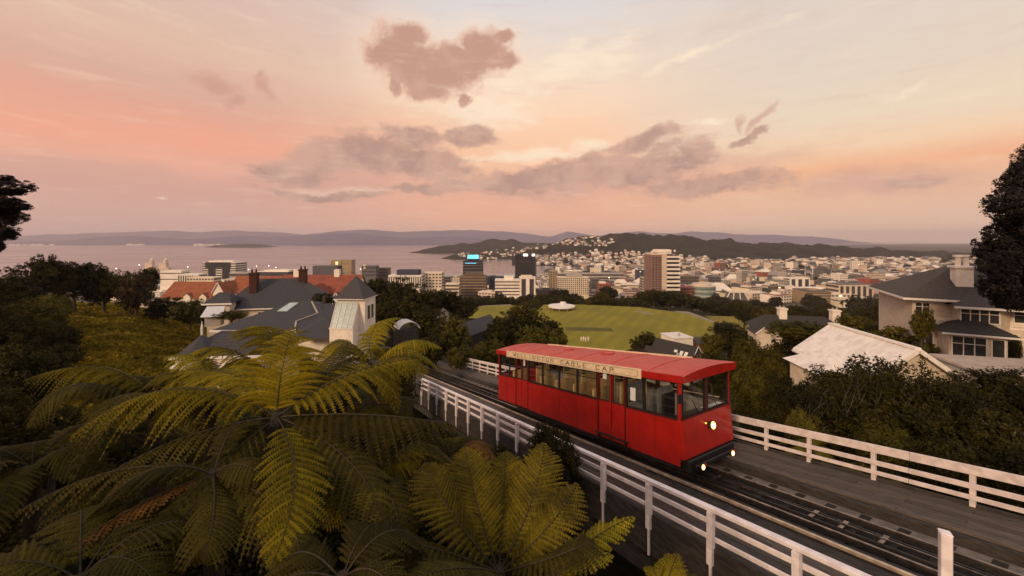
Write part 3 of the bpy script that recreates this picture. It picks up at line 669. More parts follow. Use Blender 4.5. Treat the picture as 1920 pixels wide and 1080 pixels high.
def fence(name, q, posts, h_top, rails, label, posty, extra_below, m, rail_off, a0, a1):
    base = TR(posts[0], q, -.42); root = empty(name, tuple(base), math.atan2(HD.y, HD.x), label, 'fence')
    off = LT(posts[0], q, -.42)
    fn = lambda a, qq, h: LT(a, qq, h) - off
    pm = MB(); pm.box(-posty / 2, posty / 2, -posty / 2, posty / 2, -extra_below, h_top - .06)
    pme = bpy.data.meshes.new('post'); pme.from_pydata(pm.v, [], pm.f); pme.materials.append(m)
    for a in posts: link_mesh('post', pme, root, fn(a, q - rail_off * .6, -.42), (rnd.uniform(-.008, .008), rnd.uniform(-.008, .008), 0))
    if extra_below < 0:
        for a in posts:
            b = MB(); b.box(a - .045, a + .0, q - .10, q - .055, -.25 - .42, -extra_below - .42, fn=fn); b.build('post_foot', m, root)
    for i, (z0, z1, t) in enumerate(rails):
        k = a0
        while k < a1 - .05:                       # rail boards about 6 m long, butted
            k2 = min(k + 6.2, a1)
            b = MB(); off2 = 0.0 if i == 0 else rail_off
            b.box(k + .004, k2 - .004, q - t / 2 + off2, q + t / 2 + off2, z0 - .42, z1 - .42, fn=fn)
            b.build('top_rail' if i == 0 else 'rail', m, root, bevel=.008); k = k2
    return root
lp = [-4.55 + 1.555 * k for k in range(0, 15)]
fence('white_fence', -3.03, lp, 1.48, [(1.43, 1.51, .13), (1.10, 1.20, .045), (.78, .87, .045)], 'white painted timber railing on the fern side of the track, three rails', .115, -.36, M['white_paint'], .07, -6.1, 17.2)
rp = [-15.5, -13.8, -12.0, -10.3, -8.6, -6.9] + [-5.2, -3.4, -1.85, -.46, 1.1, 2.7, 4.3]
rp = [-15.5, -13.7, -11.9, -10.2, -8.5, -6.85, -5.2, -3.35, -1.75, -.46, 1.1, 2.7, 4.3, 5.9, 7.5, 9.1, 10.7, 12.3, 13.9, 15.5, 17.1, 18.7, 20.3, 21.9, 23.5, 25.1, 26.7, 28.3, 29.9]
fence('white_fence', 4.02, rp, 1.02, [(.79, 1.02, .06), (.47, .60, .05), (.20, .31, .05)], 'white timber railing with deep top board along the far walkway behind the red carriage', .10, .12, M['white_weathered'], -.07, -16.5, 30.2)
p = TR(-6.22, -2.98, -.42); mb = MB(); mb.box(-.056, .056, -.056, .056, -1.5, 2.50); mb.box(-.062, .062, -.062, .062, 2.50, 2.52)
o = mb.build('tall_post', M['white_paint'], bevel=.01); o.location = p; o.rotation_euler = (0, 0, math.atan2(HD.y, HD.x) + .5)
tag(o, 'tall square white post standing alone at the bottom of the photo beside the rails', 'post')

# ------------------------------------------------------------------ cable car
car = empty('cable_car', tuple(TR(0, 0, 0)), math.atan2(HD.y, HD.x), 'red passenger carriage with cream name board and lit headlights running down the railway', 'cable car')
CL, CW, SILL, EAVE = 12.14, 2.62, 1.46, 2.64
def part(name, m, fill, bevel=0, parent=None, smooth=False):
    b = MB(); fill(b); return b.build(name, m, parent or car, bevel=bevel, smooth=smooth)
def cb(b, a0, a1, q0, q1, h0, h1, mi=0): b.box(a0, a1, q0, q1, h0, h1, mi, fn=LT)
TH = .05
# body side panels with door cut lines (left side shows doors at 8.9-10.1 and 2.3-3.7)
doors_l = [(2.28, 2.98), (2.98, 3.70), (8.91, 9.54), (9.54, 10.12)]
def side(q0, q1, segs):
    for (s0, s1) in segs: part('side_panel', M['red'], lambda b: cb(b, s0, s1, q0, q1, .0, SILL), bevel=.012)
segs = [(.0, 2.26), (3.72, 8.89), (10.14, CL)]
side(0, TH, segs); side(CW - TH, CW, segs)
for (s0, s1) in doors_l:
    for q0, q1, out in ((.010, TH, -1), (CW - TH, CW - .010, 1)):
        d = part('door', M['red'], lambda b: cb(b, s0 + .02, s1 - .02, q0, q1, .04, SILL - .01), bevel=.012)
        qo = (.008 if out < 0 else CW - .008)
        part('door_pane', M['glass'], lambda b: b.add([LT(s0 + .09, qo + (.012 * -out), SILL + .06), LT(s1 - .09, qo + (.012 * -out), SILL + .06), LT(s1 - .09, qo + (.012 * -out), EAVE - .12), LT(s0 + .09, qo + (.012 * -out), EAVE - .12)], [(0, 1, 2, 3)]), parent=d)
        def fr(b):
            cb(b, s0 + .02, s0 + .09, q0, q1, SILL - .01, EAVE - .04); cb(b, s1 - .09, s1 - .02, q0, q1, SILL - .01, EAVE - .04)
            cb(b, s0 + .09, s1 - .09, q0, q1, SILL - .01, SILL + .05); cb(b, s0 + .09, s1 - .09, q0, q1, EAVE - .11, EAVE - .04)
        part('door_frame', M['dark_red'], fr, parent=d)
for s in (2.28, 3.71, 8.90, 10.13):
    for q0, q1 in ((-.012, TH), (CW - TH, CW + .012)): part('door_post', M['dark_red'], lambda b: cb(b, s - .022, s + .022, q0, q1, .02, EAVE))
part('door_rail', M['red'], lambda b: (cb(b, 2.96, 3.0, -.03, -.004, .5, EAVE)))
for a_ in (.95, 5.0, 6.27, 7.6, 11.1):
    for q0, q1 in ((-.004, .004), (CW - .004, CW + .004)): part('panel_seam', M['dark_red'], lambda b: cb(b, a_ - .006, a_ + .006, q0, q1, .05, SILL - .03))
for q0, q1 in ((-.014, .0), (CW, CW + .014)):
    part('waist_moulding', M['dark_red'], lambda b: (cb(b, .1, 2.24, q0, q1, SILL - .035, SILL - .005), cb(b, 3.74, 8.86, q0, q1, SILL - .035, SILL - .005), cb(b, 10.16, CL - .1, q0, q1, SILL - .035, SILL - .005)))
    part('skirt_strip', M['black_rubber'], lambda b: cb(b, .02, CL - .02, q0, q1, -.04, .03))
part('wing_mirror', M['black_rubber'], lambda b: (b.beam(LT(.06, .0, 2.2), LT(-.12, -.16, 2.25), .02), cb(b, -.14, -.10, -.24, -.12, 2.05, 2.33)))
for a_ in (4.3, 7.0): part('roof_vent', M['red_roof'], lambda b: cb(b, a_, a_ + .5, 1.15, 1.5, EAVE + .36, EAVE + .42), bevel=.02)
for q0, q1 in ((TH + .003, TH + .018), (CW - TH - .018, CW - TH - .003)): part('inner_lining', M['interior'], lambda b: cb(b, .12, CL - .1, q0, q1, .18, SILL + .02))
# windows
wins = [(.06, 1.43), (1.43, 2.24), (3.75, 4.99), (4.99, 6.27), (6.27, 7.60), (7.60, 8.87), (10.17, 10.85), (10.85, CL - .06)]
for (s0, s1) in wins:
    for q0, q1, qp in ((.004, TH, .022), (CW - TH, CW - .004, CW - .022)):
        def wf(b):
            cb(b, s0, s0 + .05, q0, q1, SILL + .05, EAVE - .05); cb(b, s1 - .05, s1, q0, q1, SILL + .05, EAVE - .05)
            cb(b, s0, s1, q0 - .004, q1, SILL, SILL + .05); cb(b, s0, s1, q0, q1, EAVE - .05, EAVE)
            if s0 > 3.7 and s1 < 9 and q0 < 1: cb(b, s0 + .05, s1 - .05, q0 + .008, q1 - .008, EAVE - .40, EAVE - .375)
        w = part('window', M['black_rubber'], wf)
        part('pane', M['glass'], lambda b: b.add([LT(s0 + .05, qp, SILL + .05), LT(s1 - .05, qp, SILL + .05), LT(s1 - .05, qp, EAVE - .05), LT(s0 + .05, qp, EAVE - .05)], [(0, 1, 2, 3)]), parent=w)
# corner pillars
for a0, a1 in ((-.0, .10), (CL - .10, CL)):
    for q0, q1 in ((-.006, .10), (CW - .10, CW + .006)): part('corner_pillar', M['red'], lambda b: cb(b, a0, a1, q0, q1, SILL, EAVE), bevel=.02)
# end walls: front slopes slightly forward at the bottom
def front_panel(b):
    pts = [(-.16, .02, .25), (-.16, CW - .02, .25), (-.03, CW - .0, SILL), (-.03, 0, SILL)]
    pb = [(.02, .02, .25), (.02, CW - .02, .25), (.04, CW, SILL), (.04, 0, SILL)]
    v = [LT(*p_) for p_ in pts + pb]; b.add(v, [(0, 1, 2, 3), (7, 6, 5, 4), (0, 4, 5, 1), (1, 5, 6, 2), (2, 6, 7, 3), (3, 7, 4, 0)])
fp = part('front_panel', M['red'], front_panel, bevel=.02)
part('panel_beading', M['dark_red'], lambda b: cb(b, -.05, -.02, .02, CW - .02, SILL - .01, SILL + .03), parent=fp)
part('rear_panel', M['red'], lambda b: cb(b, CL - .02, CL + .03, .0, CW, .1, SILL), bevel=.02)
for a0, ap in ((.0, .03), (CL - .06, CL - .03)):
    for (q0, q1) in ((.10, 1.27), (1.37, CW - .10)):
        def wf(b):
            cb(b, a0, a0 + .06, q0, q0 + .05, SILL + .07, EAVE - .04); cb(b, a0, a0 + .06, q1 - .05, q1, SILL + .07, EAVE - .04)
            cb(b, a0, a0 + .06, q0, q1, SILL, SILL + .07); cb(b, a0, a0 + .06, q0, q1, EAVE - .04, EAVE)
        w = part('windscreen' if a0 < 1 else 'rear_window', M['black_rubber'], wf)
        part('pane', M['glass'], lambda b: b.add([LT(ap, q0 + .05, SILL + .07), LT(ap, q1 - .05, SILL + .07), LT(ap, q1 - .05, EAVE - .04), LT(ap, q0 + .05, EAVE - .04)], [(0, 1, 2, 3)]), parent=w)
    part('centre_pillar', M['dark_red'], lambda b: cb(b, a0 - .005, a0 + .065, 1.27, 1.37, SILL, EAVE), bevel=.01)
# wiper
part('wiper', M['black_rubber'], lambda b: (b.beam(LT(-.02, .9, SILL + .02), LT(-.015, .55, SILL + .55), .02), b.beam(LT(-.02, 1.9, SILL + .02), LT(-.015, 1.6, SILL + .55), .02)))
# roof: cambered, overhanging
def roof(b):
    nq = 12; A0, A1 = -.15, CL + .14; prof = []
    for i in range(nq + 1):
        t_ = i / nq; q = -.09 + (CW + .18) * t_; h = EAVE + .24 + .13 * (1 - abs(2 * t_ - 1) ** 2.0); prof.append((q, h))
    ks = [A0, A0 + .12] + [A0 + .12 + (A1 - A0 - .24) * k / 8 for k in range(1, 9)] + [A1]
    vs = []
    for j, a_ in enumerate(ks):
        dz = -.05 if j in (0, len(ks) - 1) else 0
        vs += [LT(a_, q, h + dz) for q, h in prof]
    n = nq + 1; fs = []
    for j in range(len(ks) - 1):
        for i in range(nq): fs.append((j * n + i, (j + 1) * n + i, (j + 1) * n + i + 1, j * n + i + 1))
    b.add(vs, fs)
    b.box(A0 + .02, A1 - .02, -.07, CW + .07, EAVE + .0, EAVE + .02, fn=LT)
rf = part('roof', M['red_roof'], roof)
def fascia(b):
    A0, A1 = -.15, CL + .14
    cb(b, A0, A1, -.10, -.06, EAVE - .0, EAVE + .245); cb(b, A0, A1, CW + .06, CW + .10, EAVE - .0, EAVE + .245)
part('roof_fascia', M['red'], fascia, bevel=.012, parent=rf)
def endf(b, a0_):
    for a0 in (a0_,):
        n = 12; lo = [LT(a0, -.09 + (CW + .18) * i / n, EAVE) for i in range(n + 1)]
        hi_ = [LT(a0, -.09 + (CW + .18) * i / n, EAVE + .205 + .13 * (1 - abs(2 * i / n - 1) ** 2.0)) for i in range(n + 1)]
        lo2 = [p_ + Vector((.03, 0, 0)) for p_ in lo]; hi2 = [p_ + Vector((.03, 0, 0)) for p_ in hi_]; m_ = n + 1
        fs = []
        for i in range(n): fs += [(i, i + 1, m_ + i + 1, m_ + i), (2 * m_ + i, 3 * m_ + i, 3 * m_ + i + 1, 2 * m_ + i + 1), (m_ + i, m_ + i + 1, 3 * m_ + i + 1, 3 * m_ + i), (i, 2 * m_ + i, 2 * m_ + i + 1, i + 1)]
        b.add(lo + hi_ + lo2 + hi2, fs)
for a0_ in (-.16, CL + .12): part('end_fascia', M['red'], lambda b: endf(b, a0_), parent=rf)
part('roof_trim', M['cream'], lambda b: cb(b, 1.2, 10.4, CW - .34, CW - .29, EAVE + .30, EAVE + .36), parent=rf)
for k in range(6): part('roof_rib', M['red_roof'], lambda b: [b.beam(LT(1.2 + k * 1.95, -.06 + (CW + .12) * i / 10, EAVE + .25 + .13 * (1 - abs(2 * (i / 10) - 1) ** 2.0)), LT(1.2 + k * 1.95, -.06 + (CW + .12) * (i + 1) / 10, EAVE + .25 + .13 * (1 - abs(2 * ((i + 1) / 10) - 1) ** 2.0)), .03, .014) for i in range(10)], parent=rf)
# name board
SB0, SB1 = 1.43, 10.95
sb = part('name_board', M['cream'], lambda b: cb(b, SB0, SB1, -.135, -.102, EAVE - .05, EAVE + .29), bevel=.006)
def border(b):
    q = -.1365
    def ln(a0, h0, a1, h1): b.beam(LT(a0, q, h0), LT(a1, q, h1), .004, .011)
    z0, z1 = EAVE + .0, EAVE + .24
    A, B = SB0 + .12, SB1 - .12
    ln(A + .12, z0, B - .12, z0); ln(A + .12, z1, B - .12, z1)
    for e, s in ((A, 1), (B, -1)):
        ln(e + s * .12, z0, e, z0 + .06); ln(e, z0 + .06, e + s * .05, (z0 + z1) / 2); ln(e + s * .05, (z0 + z1) / 2, e, z1 - .06); ln(e, z1 - .06, e + s * .12, z1)
part('board_border', M['sign_ink'], border, parent=sb)
LET = {
 'W': [[(0, 1), (.25, 0), (.5, .75), (.75, 0), (1, 1)]], 'E': [[(.9, 1), (.1, 1), (.1, 0), (.9, 0)], [(.1, .5), (.7, .5)]], 'L': [[(.15, 1), (.15, 0), (.9, 0), (.9, .25)]],
 'I': [[(.5, 0), (.5, 1)]], 'N': [[(.12, 0), (.12, 1), (.88, 0), (.88, 1)]], 'G': [[(.9, .82), (.7, 1), (.3, 1), (.1, .75), (.1, .25), (.3, 0), (.7, 0), (.9, .2), (.9, .45), (.6, .45)]],
 'T': [[(0, .78), (0, 1), (1, 1), (1, .78)], [(.5, 1), (.5, 0)]], 'O': [[(.3, 0), (.1, .25), (.1, .75), (.3, 1), (.7, 1), (.9, .75), (.9, .25), (.7, 0), (.3, 0)]],
 'C': [[(.9, .78), (.7, 1), (.3, 1), (.1, .75), (.1, .25), (.3, 0), (.7, 0), (.9, .22)]], 'A': [[(0, 0), (.5, 1), (1, 0)], [(.22, .38), (.78, .38)]],
 'B': [[(.12, 0), (.12, 1), (.65, 1), (.85, .85), (.85, .65), (.65, .53), (.12, .53)], [(.65, .53), (.9, .38), (.9, .15), (.68, 0), (.12, 0)]],
 'R': [[(.12, 0), (.12, 1), (.65, 1), (.85, .87), (.85, .67), (.65, .52), (.12, .52)], [(.5, .52), (.92, 0)]]}
SERIF = {'W': [(0, 1), (1, 1), (.5, .78)], 'E': [(.1, 1), (.1, 0)], 'L': [(.15, 1), (.15, 0)], 'I': [(.5, 0), (.5, 1)], 'N': [(.12, 0), (.12, 1), (.88, 1)], 'T': [(.5, 0)], 'A': [(0, 0), (1, 0)], 'B': [(.1, 0), (.1, 1)], 'R': [(.12, 0), (.12, 1), (.95, 0)]}
def letters(text, a_start, a_end, h0, hh, wl_):
    # the sign reads from its downhill end towards the headlights
    n = len(text); step = (a_start - a_end) / n
    for i, ch in enumerate(text):
        if ch == ' ': continue
        a_l = a_start - i * step
        def f(b):
            q = -.1375
            P = lambda x, y: LT(a_l - x * wl_, q, h0 + y * hh)
            for st in LET[ch]:
                for (x0, y0), (x1, y1) in zip(st, st[1:]):
                    wd = .034 if abs(x1 - x0) < .3 or ch in 'WA' else .018
                    b.beam(P(x0, y0), P(x1, y1), .005, wd, up=(0, 0, 1) if abs(y1 - y0) < .2 else (1, 0, 0))
            for (x, y) in SERIF.get(ch, []): b.beam(P(x - .2, y), P(x + .2, y), .005, .014)
        part('letter', M['sign_ink'], f, parent=sb)
letters('WELLINGTON CABLE CAR', 10.15, 2.55, EAVE + .045, .15, .24)
# headlight, buffer lamps, bumper, underframe
hl = part('headlight', M['dark_metal'], lambda b: b.tube([LT(-.02, 1.39, 1.02), LT(-.20, 1.39, 1.03)], [.12, .135], 20))
part('lamp_lens', M['lampcore'], lambda b: b.tube([LT(-.205, 1.39, 1.03), LT(-.235, 1.39, 1.03)], [.085, .05], 20), parent=hl)
part('lamp_rim', M['lampwarm'], lambda b: b.tube([LT(-.19, 1.39, 1.03), LT(-.208, 1.39, 1.03)], [.128, .118], 20), parent=hl)
part('marker_lamp', M['lampwarm'], lambda b: b.tube([LT(-.10, 1.12, 1.15), LT(-.14, 1.12, 1.15)], [.022, .018], 10))
part('bumper', M['black_rubber'], lambda b: (cb(b, -.24, .02, .12, CW - .12, -.16, .23), cb(b, -.32, -.24, .35, CW - .3, -.10, .06)), bevel=.03)
for q, h in ((.57, -.02), (2.14, -.02)):
    bl = part('buffer_lamp', M['dark_metal'], lambda b: b.tube([LT(-.28, q, h), LT(-.40, q, h)], [.085, .095], 16))
    part('lamp_lens', M['lampcore'], lambda b: b.tube([LT(-.405, q, h), LT(-.425, q, h)], [.055, .035], 16), parent=bl)
    part('lamp_rim', M['lampwarm'], lambda b: b.tube([LT(-.395, q, h), LT(-.408, q, h)], [.085, .078], 16), parent=bl)
    part('tail_lamp', mat('tail_red', (.35, .01, .01), rough=.3), lambda b: b.tube([LT(-.28, q + .2, h), LT(-.36, q + .2, h)], [.05, .05], 12))
part('underframe', M['dark_metal'], lambda b: (cb(b, .1, CL - .1, .25, CW - .25, -.22, .0), cb(b, 1.2, 3.6, .6, 2.0, -.45, -.2), cb(b, 8.6, 11, .6, 2.0, -.45, -.2), cb(b, 4.4, 7.8, .4, .9, -.40, -.2)))
for a_ in (1.6, 3.2, 9.0, 10.6):
    for q in (.81, 1.81):
        w = part('wheel', M['dark_metal'], lambda b: b.tube([LT(a_, q - .05, -.36), LT(a_, q + .05, -.36)], .19, 18))
        part('tyre', M['steel'], lambda b: b.tube([LT(a_, q - .055, -.36), LT(a_, q - .05, -.36)], [.17, .17], 18), parent=w)
part('step_rail', M['dark_metal'], lambda b: (cb(b, 2.1, 3.8, -.10, -.02, .20, .235), cb(b, 2.2, 2.24, -.08, .0, .02, .2), cb(b, 3.6, 3.64, -.08, .0, .02, .2)))
part('floor', M['interior'], lambda b: cb(b, .05, CL - .05, .06, CW - .06, .12, .17))
part('ceiling', M['interior'], lambda b: cb(b, .08, CL - .08, .08, CW - .08, EAVE - .02, EAVE - .002))
# seats: back-to-back benches and low partitions
for k, a_ in enumerate((4.1, 5.35, 6.65, 7.9, 10.6)):
    for q0, q1 in ((.10, 1.0), (1.62, CW - .10)):
        st = part('bench_seat', M['tan_seat'], lambda b: (cb(b, a_ - .04, a_ + .04, q0, q1, .6, SILL + .34), cb(b, a_ + .04, a_ + .5, q0, q1, .56, .64)), bevel=.015)
        part('seat_cushion', M['blue_seat'] if k in (2, 3) else M['tan_seat'], lambda b: (cb(b, a_ + .04, a_ + .09, q0 + .04, q1 - .04, .7, SILL + .27), cb(b, a_ + .10, a_ + .48, q0 + .03, q1 - .03, .64, .70)), parent=st)
part('partition', M['interior'], lambda b: (cb(b, 2.2, 2.26, .1, 1.0, .2, SILL + .1), cb(b, 2.2, 2.26, 1.7, CW - .1, .2, SILL + .35), cb(b, 3.72, 3.78, 1.7, CW - .1, .2, SILL + .3)))
for (a_, q, h0, h1, w_) in ((1.85, .062, 1.72, 2.18, .24), (3.3, .066, 2.30, 2.58, .20), (9.3, .066, 2.20, 2.50, .2), (2.0, CW - .1, 1.9, 2.3, .3)):
    part('notice', M['paper'], lambda b: cb(b, a_, a_ + w_, q, q + .004, h0, h1))
part('driver_seat', M['black_rubber'], lambda b: (cb(b, 1.0, 1.12, .5, 1.1, .8, 2.0), cb(b, .55, 1.1, .5, 1.1, .75, .86), cb(b, .8, .9, .72, .88, .17, .75)), bevel=.03)
dk = part('control_desk', M['black_rubber'], lambda b: (cb(b, .08, .42, .12, 1.5, .5, SILL + .03)), bevel=.02)
part('control_sheet', M['paper'], lambda b: cb(b, .12, .36, 1.55, 2.45, SILL + .0, SILL + .02))
part('side_desk', M['tan_seat'], lambda b: cb(b, .06, .40, 1.52, CW - .07, SILL - .08, SILL - .01))
for a_, q in ((2.5, 1.35), (3.5, 1.35), (5.0, 1.3), (6.3, 1.3), (7.6, 1.3), (9.2, 1.35), (9.9, 1.35), (.7, 2.3)):
    part('grab_pole', M['tan_seat'] if a_ in (2.5, .7) else M['coping'], lambda b: b.tube([LT(a_, q, .17), LT(a_, q, EAVE - .02)], .02, 8))
part('handrail', M['cream'], lambda b: (b.beam(LT(3.75, CW - .12, SILL + .22), LT(8.9, CW - .12, SILL + .22), .03), b.beam(LT(.3, CW - .12, SILL + .18), LT(2.2, CW - .12, SILL + .18), .03)))

# ------------------------------------------------------------------ houses close by
def hip_roof(b, x0, x1, y0, y1, z0, h, inset=None, mi=0, th=.12):
    """ridge along the longer side"""
    if (x1 - x0) >= (y1 - y0):
        i = inset if inset is not None else (y1 - y0) / 2; ym = (y0 + y1) / 2
        v = [(x0, y0, z0), (x1, y0, z0), (x1, y1, z0), (x0, y1, z0), (x0 + i, ym, z0 + h), (x1 - i, ym, z0 + h)]
        f = [(0, 1, 5, 4), (1, 2, 5), (2, 3, 4, 5), (3, 0, 4), (3, 2, 1, 0)]
    else:
        i = inset if inset is not None else (x1 - x0) / 2; xm = (x0 + x1) / 2
        v = [(x0, y0, z0), (x1, y0, z0), (x1, y1, z0), (x0, y1, z0), (xm, y0 + i, z0 + h), (xm, y1 - i, z0 + h)]
        f = [(0, 1, 4), (1, 2, 5, 4), (2, 3, 5), (3, 0, 4, 5), (3, 2, 1, 0)]
    b.add(v, f, mi); return b
def window(parent, x0, x1, z0, z1, y, nx=2, nz=1, face='y', pane='pane', tr='trim', top=None):
    """face 'y': on a wall facing -y at y; 'x': on a wall facing -x at x=y"""
    w = .07
    def bx(b, a0, a1, h0, h1, d0, d1):
        if face == 'y': b.box(a0, a1, y - d1, y - d0, h0, h1)
        else: b.box(y - d1, y - d0, a0, a1, h0, h1)
    b = MB()
    bx(b, x0 - w, x0, z0 - w, z1 + w, .0, .08); bx(b, x1, x1 + w, z0 - w, z1 + w, .0, .08); bx(b, x0, x1, z1, z1 + w, .0, .08); bx(b, x0 - .04, x1 + .04, z0 - w, z0, .0, .12)
    for k in range(1, nx): xx = x0 + (x1 - x0) * k / nx; bx(b, xx - .03, xx + .03, z0, z1, .0, .065)
    if nz > 1: zz = z0 + (z1 - z0) * .68; bx(b, x0, x1, zz - .025, zz + .025, .0, .06)
    fo = b.build('window', M[tr], parent)
    b = MB(); bx(b, x0, x1, z0, z1, .0, .02); b.build('pane', M[pane], fo)

def H(name, u, v, Y, rz, label, cat='house'):
    c = PX(u, v, Y); return empty(name, tuple(c), rz, label, cat)
def px2m(p, Y): return p / F * Y

# tower house
Yt = 42.0
t = H('tower_house', 664, 634, Yt, math.radians(-5), 'grey-roofed house with a pale pyramid-capped tower and sloping glass panels')
t.scale = (.80, .80, .90)
b = MB()
# tower body: back box plus sloping glazed lean-to
b.box(-1.2, 2.0, -1.0, 2.2, -3, 4.95); b.build('tower_wall', M['white_wall'], t)
b = MB(); b.add([(-2.0, -2.6, -3), (1.2 - .02, -2.6, -3), (1.18, -2.6, 1.7), (-2.0, -2.6, 1.7), (-2.0, -.98, -3), (1.18, -.98, -3), (1.18, -.98, 4.55), (-2.0, -.98, 4.55)],
    [(0, 1, 2, 3), (4, 7, 6, 5), (0, 3, 7, 4), (1, 5, 6, 2), (3, 2, 6, 7), (0, 4, 5, 1)]); b.build('lean_to_wall', M['white_wall'], t)
b = MB(); b.add([(-1.2, -1.0, 4.95), (-2.0, -1.0, 4.95), (-2.0, 2.2, 4.95), (-1.2, 2.2, 4.95), (-1.2, -1.0, -3), (-2.0, -1.0, -3), (-2.0, 2.2, -3), (-1.2, 2.2, -3)], [(0, 1, 2, 3), (0, 4, 5, 1), (1, 5, 6, 2), (2, 6, 7, 3)]); b.build('side_wall', M['white_wall'], t)
slope = Vector((0, 1.62, 2.85)); base_g = Vector((-1.88, -2.60, 1.72))
nrm = Vector((0, -2.85, 1.62)).normalized()
for k in range(4):
    x0 = -1.88 + k * .74; x1 = x0 + .70
    p0 = Vector((x0, -2.58, 1.76)) + nrm * .03; p1 = p0 + slope * .97
    b = MB(); b.add([p0, p0 + Vector((.70, 0, 0)), p1 + Vector((.70, 0, 0)), p1] + [q_ - nrm * .03 for q_ in (p0, p0 + Vector((.70, 0, 0)), p1 + Vector((.70, 0, 0)), p1)], [(0, 1, 2, 3), (7, 6, 5, 4), (0, 4, 5, 1), (1, 5, 6, 2), (2, 6, 7, 3), (3, 7, 4, 0)])
    b.build('glass_panel', M['pale_pane'], t)
for k in range(5):
    x0 = -1.90 + k * .74; b = MB(); b.beam(Vector((x0, -2.60, 1.74)) + nrm * .05, Vector((x0, -2.60, 1.74)) + nrm * .05 + slope * .98, .06, .07); b.build('glazing_bar', M['trim'], t)
b = MB(); b.box(-2.05, 1.24, -2.66, -2.6, 1.6, 1.74); b.build('sill', M['trim'], t)
b = MB(); b.cone((0, .6, 4.95), 3.0, 2.6, n=4, ph=math.pi / 4); b.build('tower_roof', M['slate'], t)
b = MB(); b.box(-2.12, 2.12, -1.52, 2.72, 4.86, 4.95); b.build('eave_trim', M['trim'], t)
b = MB(); b.tube([(0, .6, 7.4), (0, .6, 7.9)], [.04, .02], 6); b.build('finial', M['dark_metal'], t)
for z in (2.6,):
    for y0 in (-.4, .7): 
        b = MB(); b.box(2.0, 2.08, y0, y0 + .8, z - .3, z + 1.5); w_ = b.build('window', M['trim'], t); b = MB(); b.box(2.08, 2.10, y0 + .08, y0 + .72, z - .22, z + 1.42); b.build('pane', M['pane'], w_)
# wide grey roofs of the same house
t2 = H('grey_roof_house', 520, 640, 46.0, 0, 'low house under a wide dark grey hipped roof with one bright skylight')
ev, rg_ = 2.25, 4.55
A = [(-4.9, -3.9, ev), (8.4, -3.9, ev), (8.4, 7.0, ev), (-4.9, 7.0, ev), (1.0, 1.5, rg_), (4.0, 1.5, rg_)]
b = MB(); b.add(A + [(p_[0], p_[1], p_[2] - .16) for p_ in A[:4]], [(0, 1, 5, 4), (1, 2, 5), (2, 3, 4, 5), (3, 0, 4), (0, 6, 7, 1), (1, 7, 8, 2), (2, 8, 9, 3), (3, 9, 6, 0), (9, 8, 7, 6)]); rfo = b.build('roof', M['slate'], t2)
b = MB(); b.box(-4.5, 8.0, -3.5, 6.6, -4, ev - .16); b.build('wall', M['white_wall'], t2)
b = MB(); b.box(-5.0, 8.5, -4.02, -3.9, ev - .2, ev + .02); b.build('gutter', M['trim'], rfo)
def on_slope(x, tt): return Vector((x, -3.9 + 5.4 * tt, ev + (rg_ - ev) * tt))
nn = Vector((0, -(rg_ - ev), 5.4)).normalized()
q0, q1, q2, q3 = [on_slope(*q_) + nn * .08 for q_ in ((.3, .62), (1.5, .62), (1.9, .93), (.9, .93))]
b = MB(); b.add([q0, q1, q2, q3, q0 - nn * .1, q1 - nn * .1, q2 - nn * .1, q3 - nn * .1], [(0, 1, 2, 3), (0, 4, 5, 1), (1, 5, 6, 2), (2, 6, 7, 3), (3, 7, 4, 0)]); b.build('skylight', M['pale_pane'], rfo)
b = MB(); pts = [on_slope(3.4, .98), on_slope(5.3, .55), on_slope(3.6, .28), on_slope(4.3, .0)]
for p_, q_ in zip(pts, pts[1:]): b.beam(p_ + nn * .05, q_ + nn * .05, .16, .06)
b.build('flashing', M['grey_wall'], rfo)
b = MB(); b.box(4.9, 5.2, 1.0, 1.3, rg_ - .3, rg_ + .7); b.build('vent_pipe', M['dark_metal'], rfo)
b = MB(); v_ = [(4.6, -5.6, ev - .5), (9.6, -5.6, ev - .5), (9.6, -1.5, ev + .1), (4.6, -1.5, ev + .6), (7, -2.0, ev + 1.1)]; b.add(v_, [(0, 1, 4), (1, 2, 4), (2, 3, 4), (3, 0, 4), (3, 2, 1, 0)]); b.build('valley_roof', M['slate'], t2)
t3 = H('pavilion', 425, 662, 33.0, math.radians(4), 'low grey roofed annexe with a thin white spire and pale curved porch')
b = MB(); hip_roof(b, -3.0, 4.8, -2.0, 3.2, .3, 1.5, inset=2.2); r3 = b.build('roof', M['slate'], t3)
b = MB(); b.box(-2.8, 4.6, -1.8, 3.0, -3, .29); b.build('wall', M['white_wall'], t3)
b = MB(); b.box(-3.1, 4.9, -2.1, -2.0, .12, .34); b.build('gutter', M['trim'], r3)
b = MB(); b.cone((-1.6, -.6, .5), 1.5, 1.3, n=8); b.build('turret_roof', M['slate'], t3)
b = MB(); b.tube([(-1.6, -.6, 1.7), (-1.6, -.6, 2.3), (-1.6, -.6, 2.9)], [.08, .09, .015], 8); b.build('spire', M['trim'], t3)
b = MB(); b.box(-2.6, 3.8, -2.6, -2.1, -.45, -.25); b.box(-2.4, -2.3, -2.5, -2.4, -1.6, -.45); b.box(.6, .7, -2.5, -2.4, -1.6, -.45)
for k in range(10):
    a_ = math.pi * k / 9; a2 = math.pi * (k + 1) / 9
    if k < 9: b.beam((-.6 + 1.3 * math.cos(a_), -2.62, -.9 + .5 * math.sin(a_)), (-.6 + 1.3 * math.cos(a2), -2.62, -.9 + .5 * math.sin(a2)), .1, .1)
b.build('porch', M['trim'], t3)

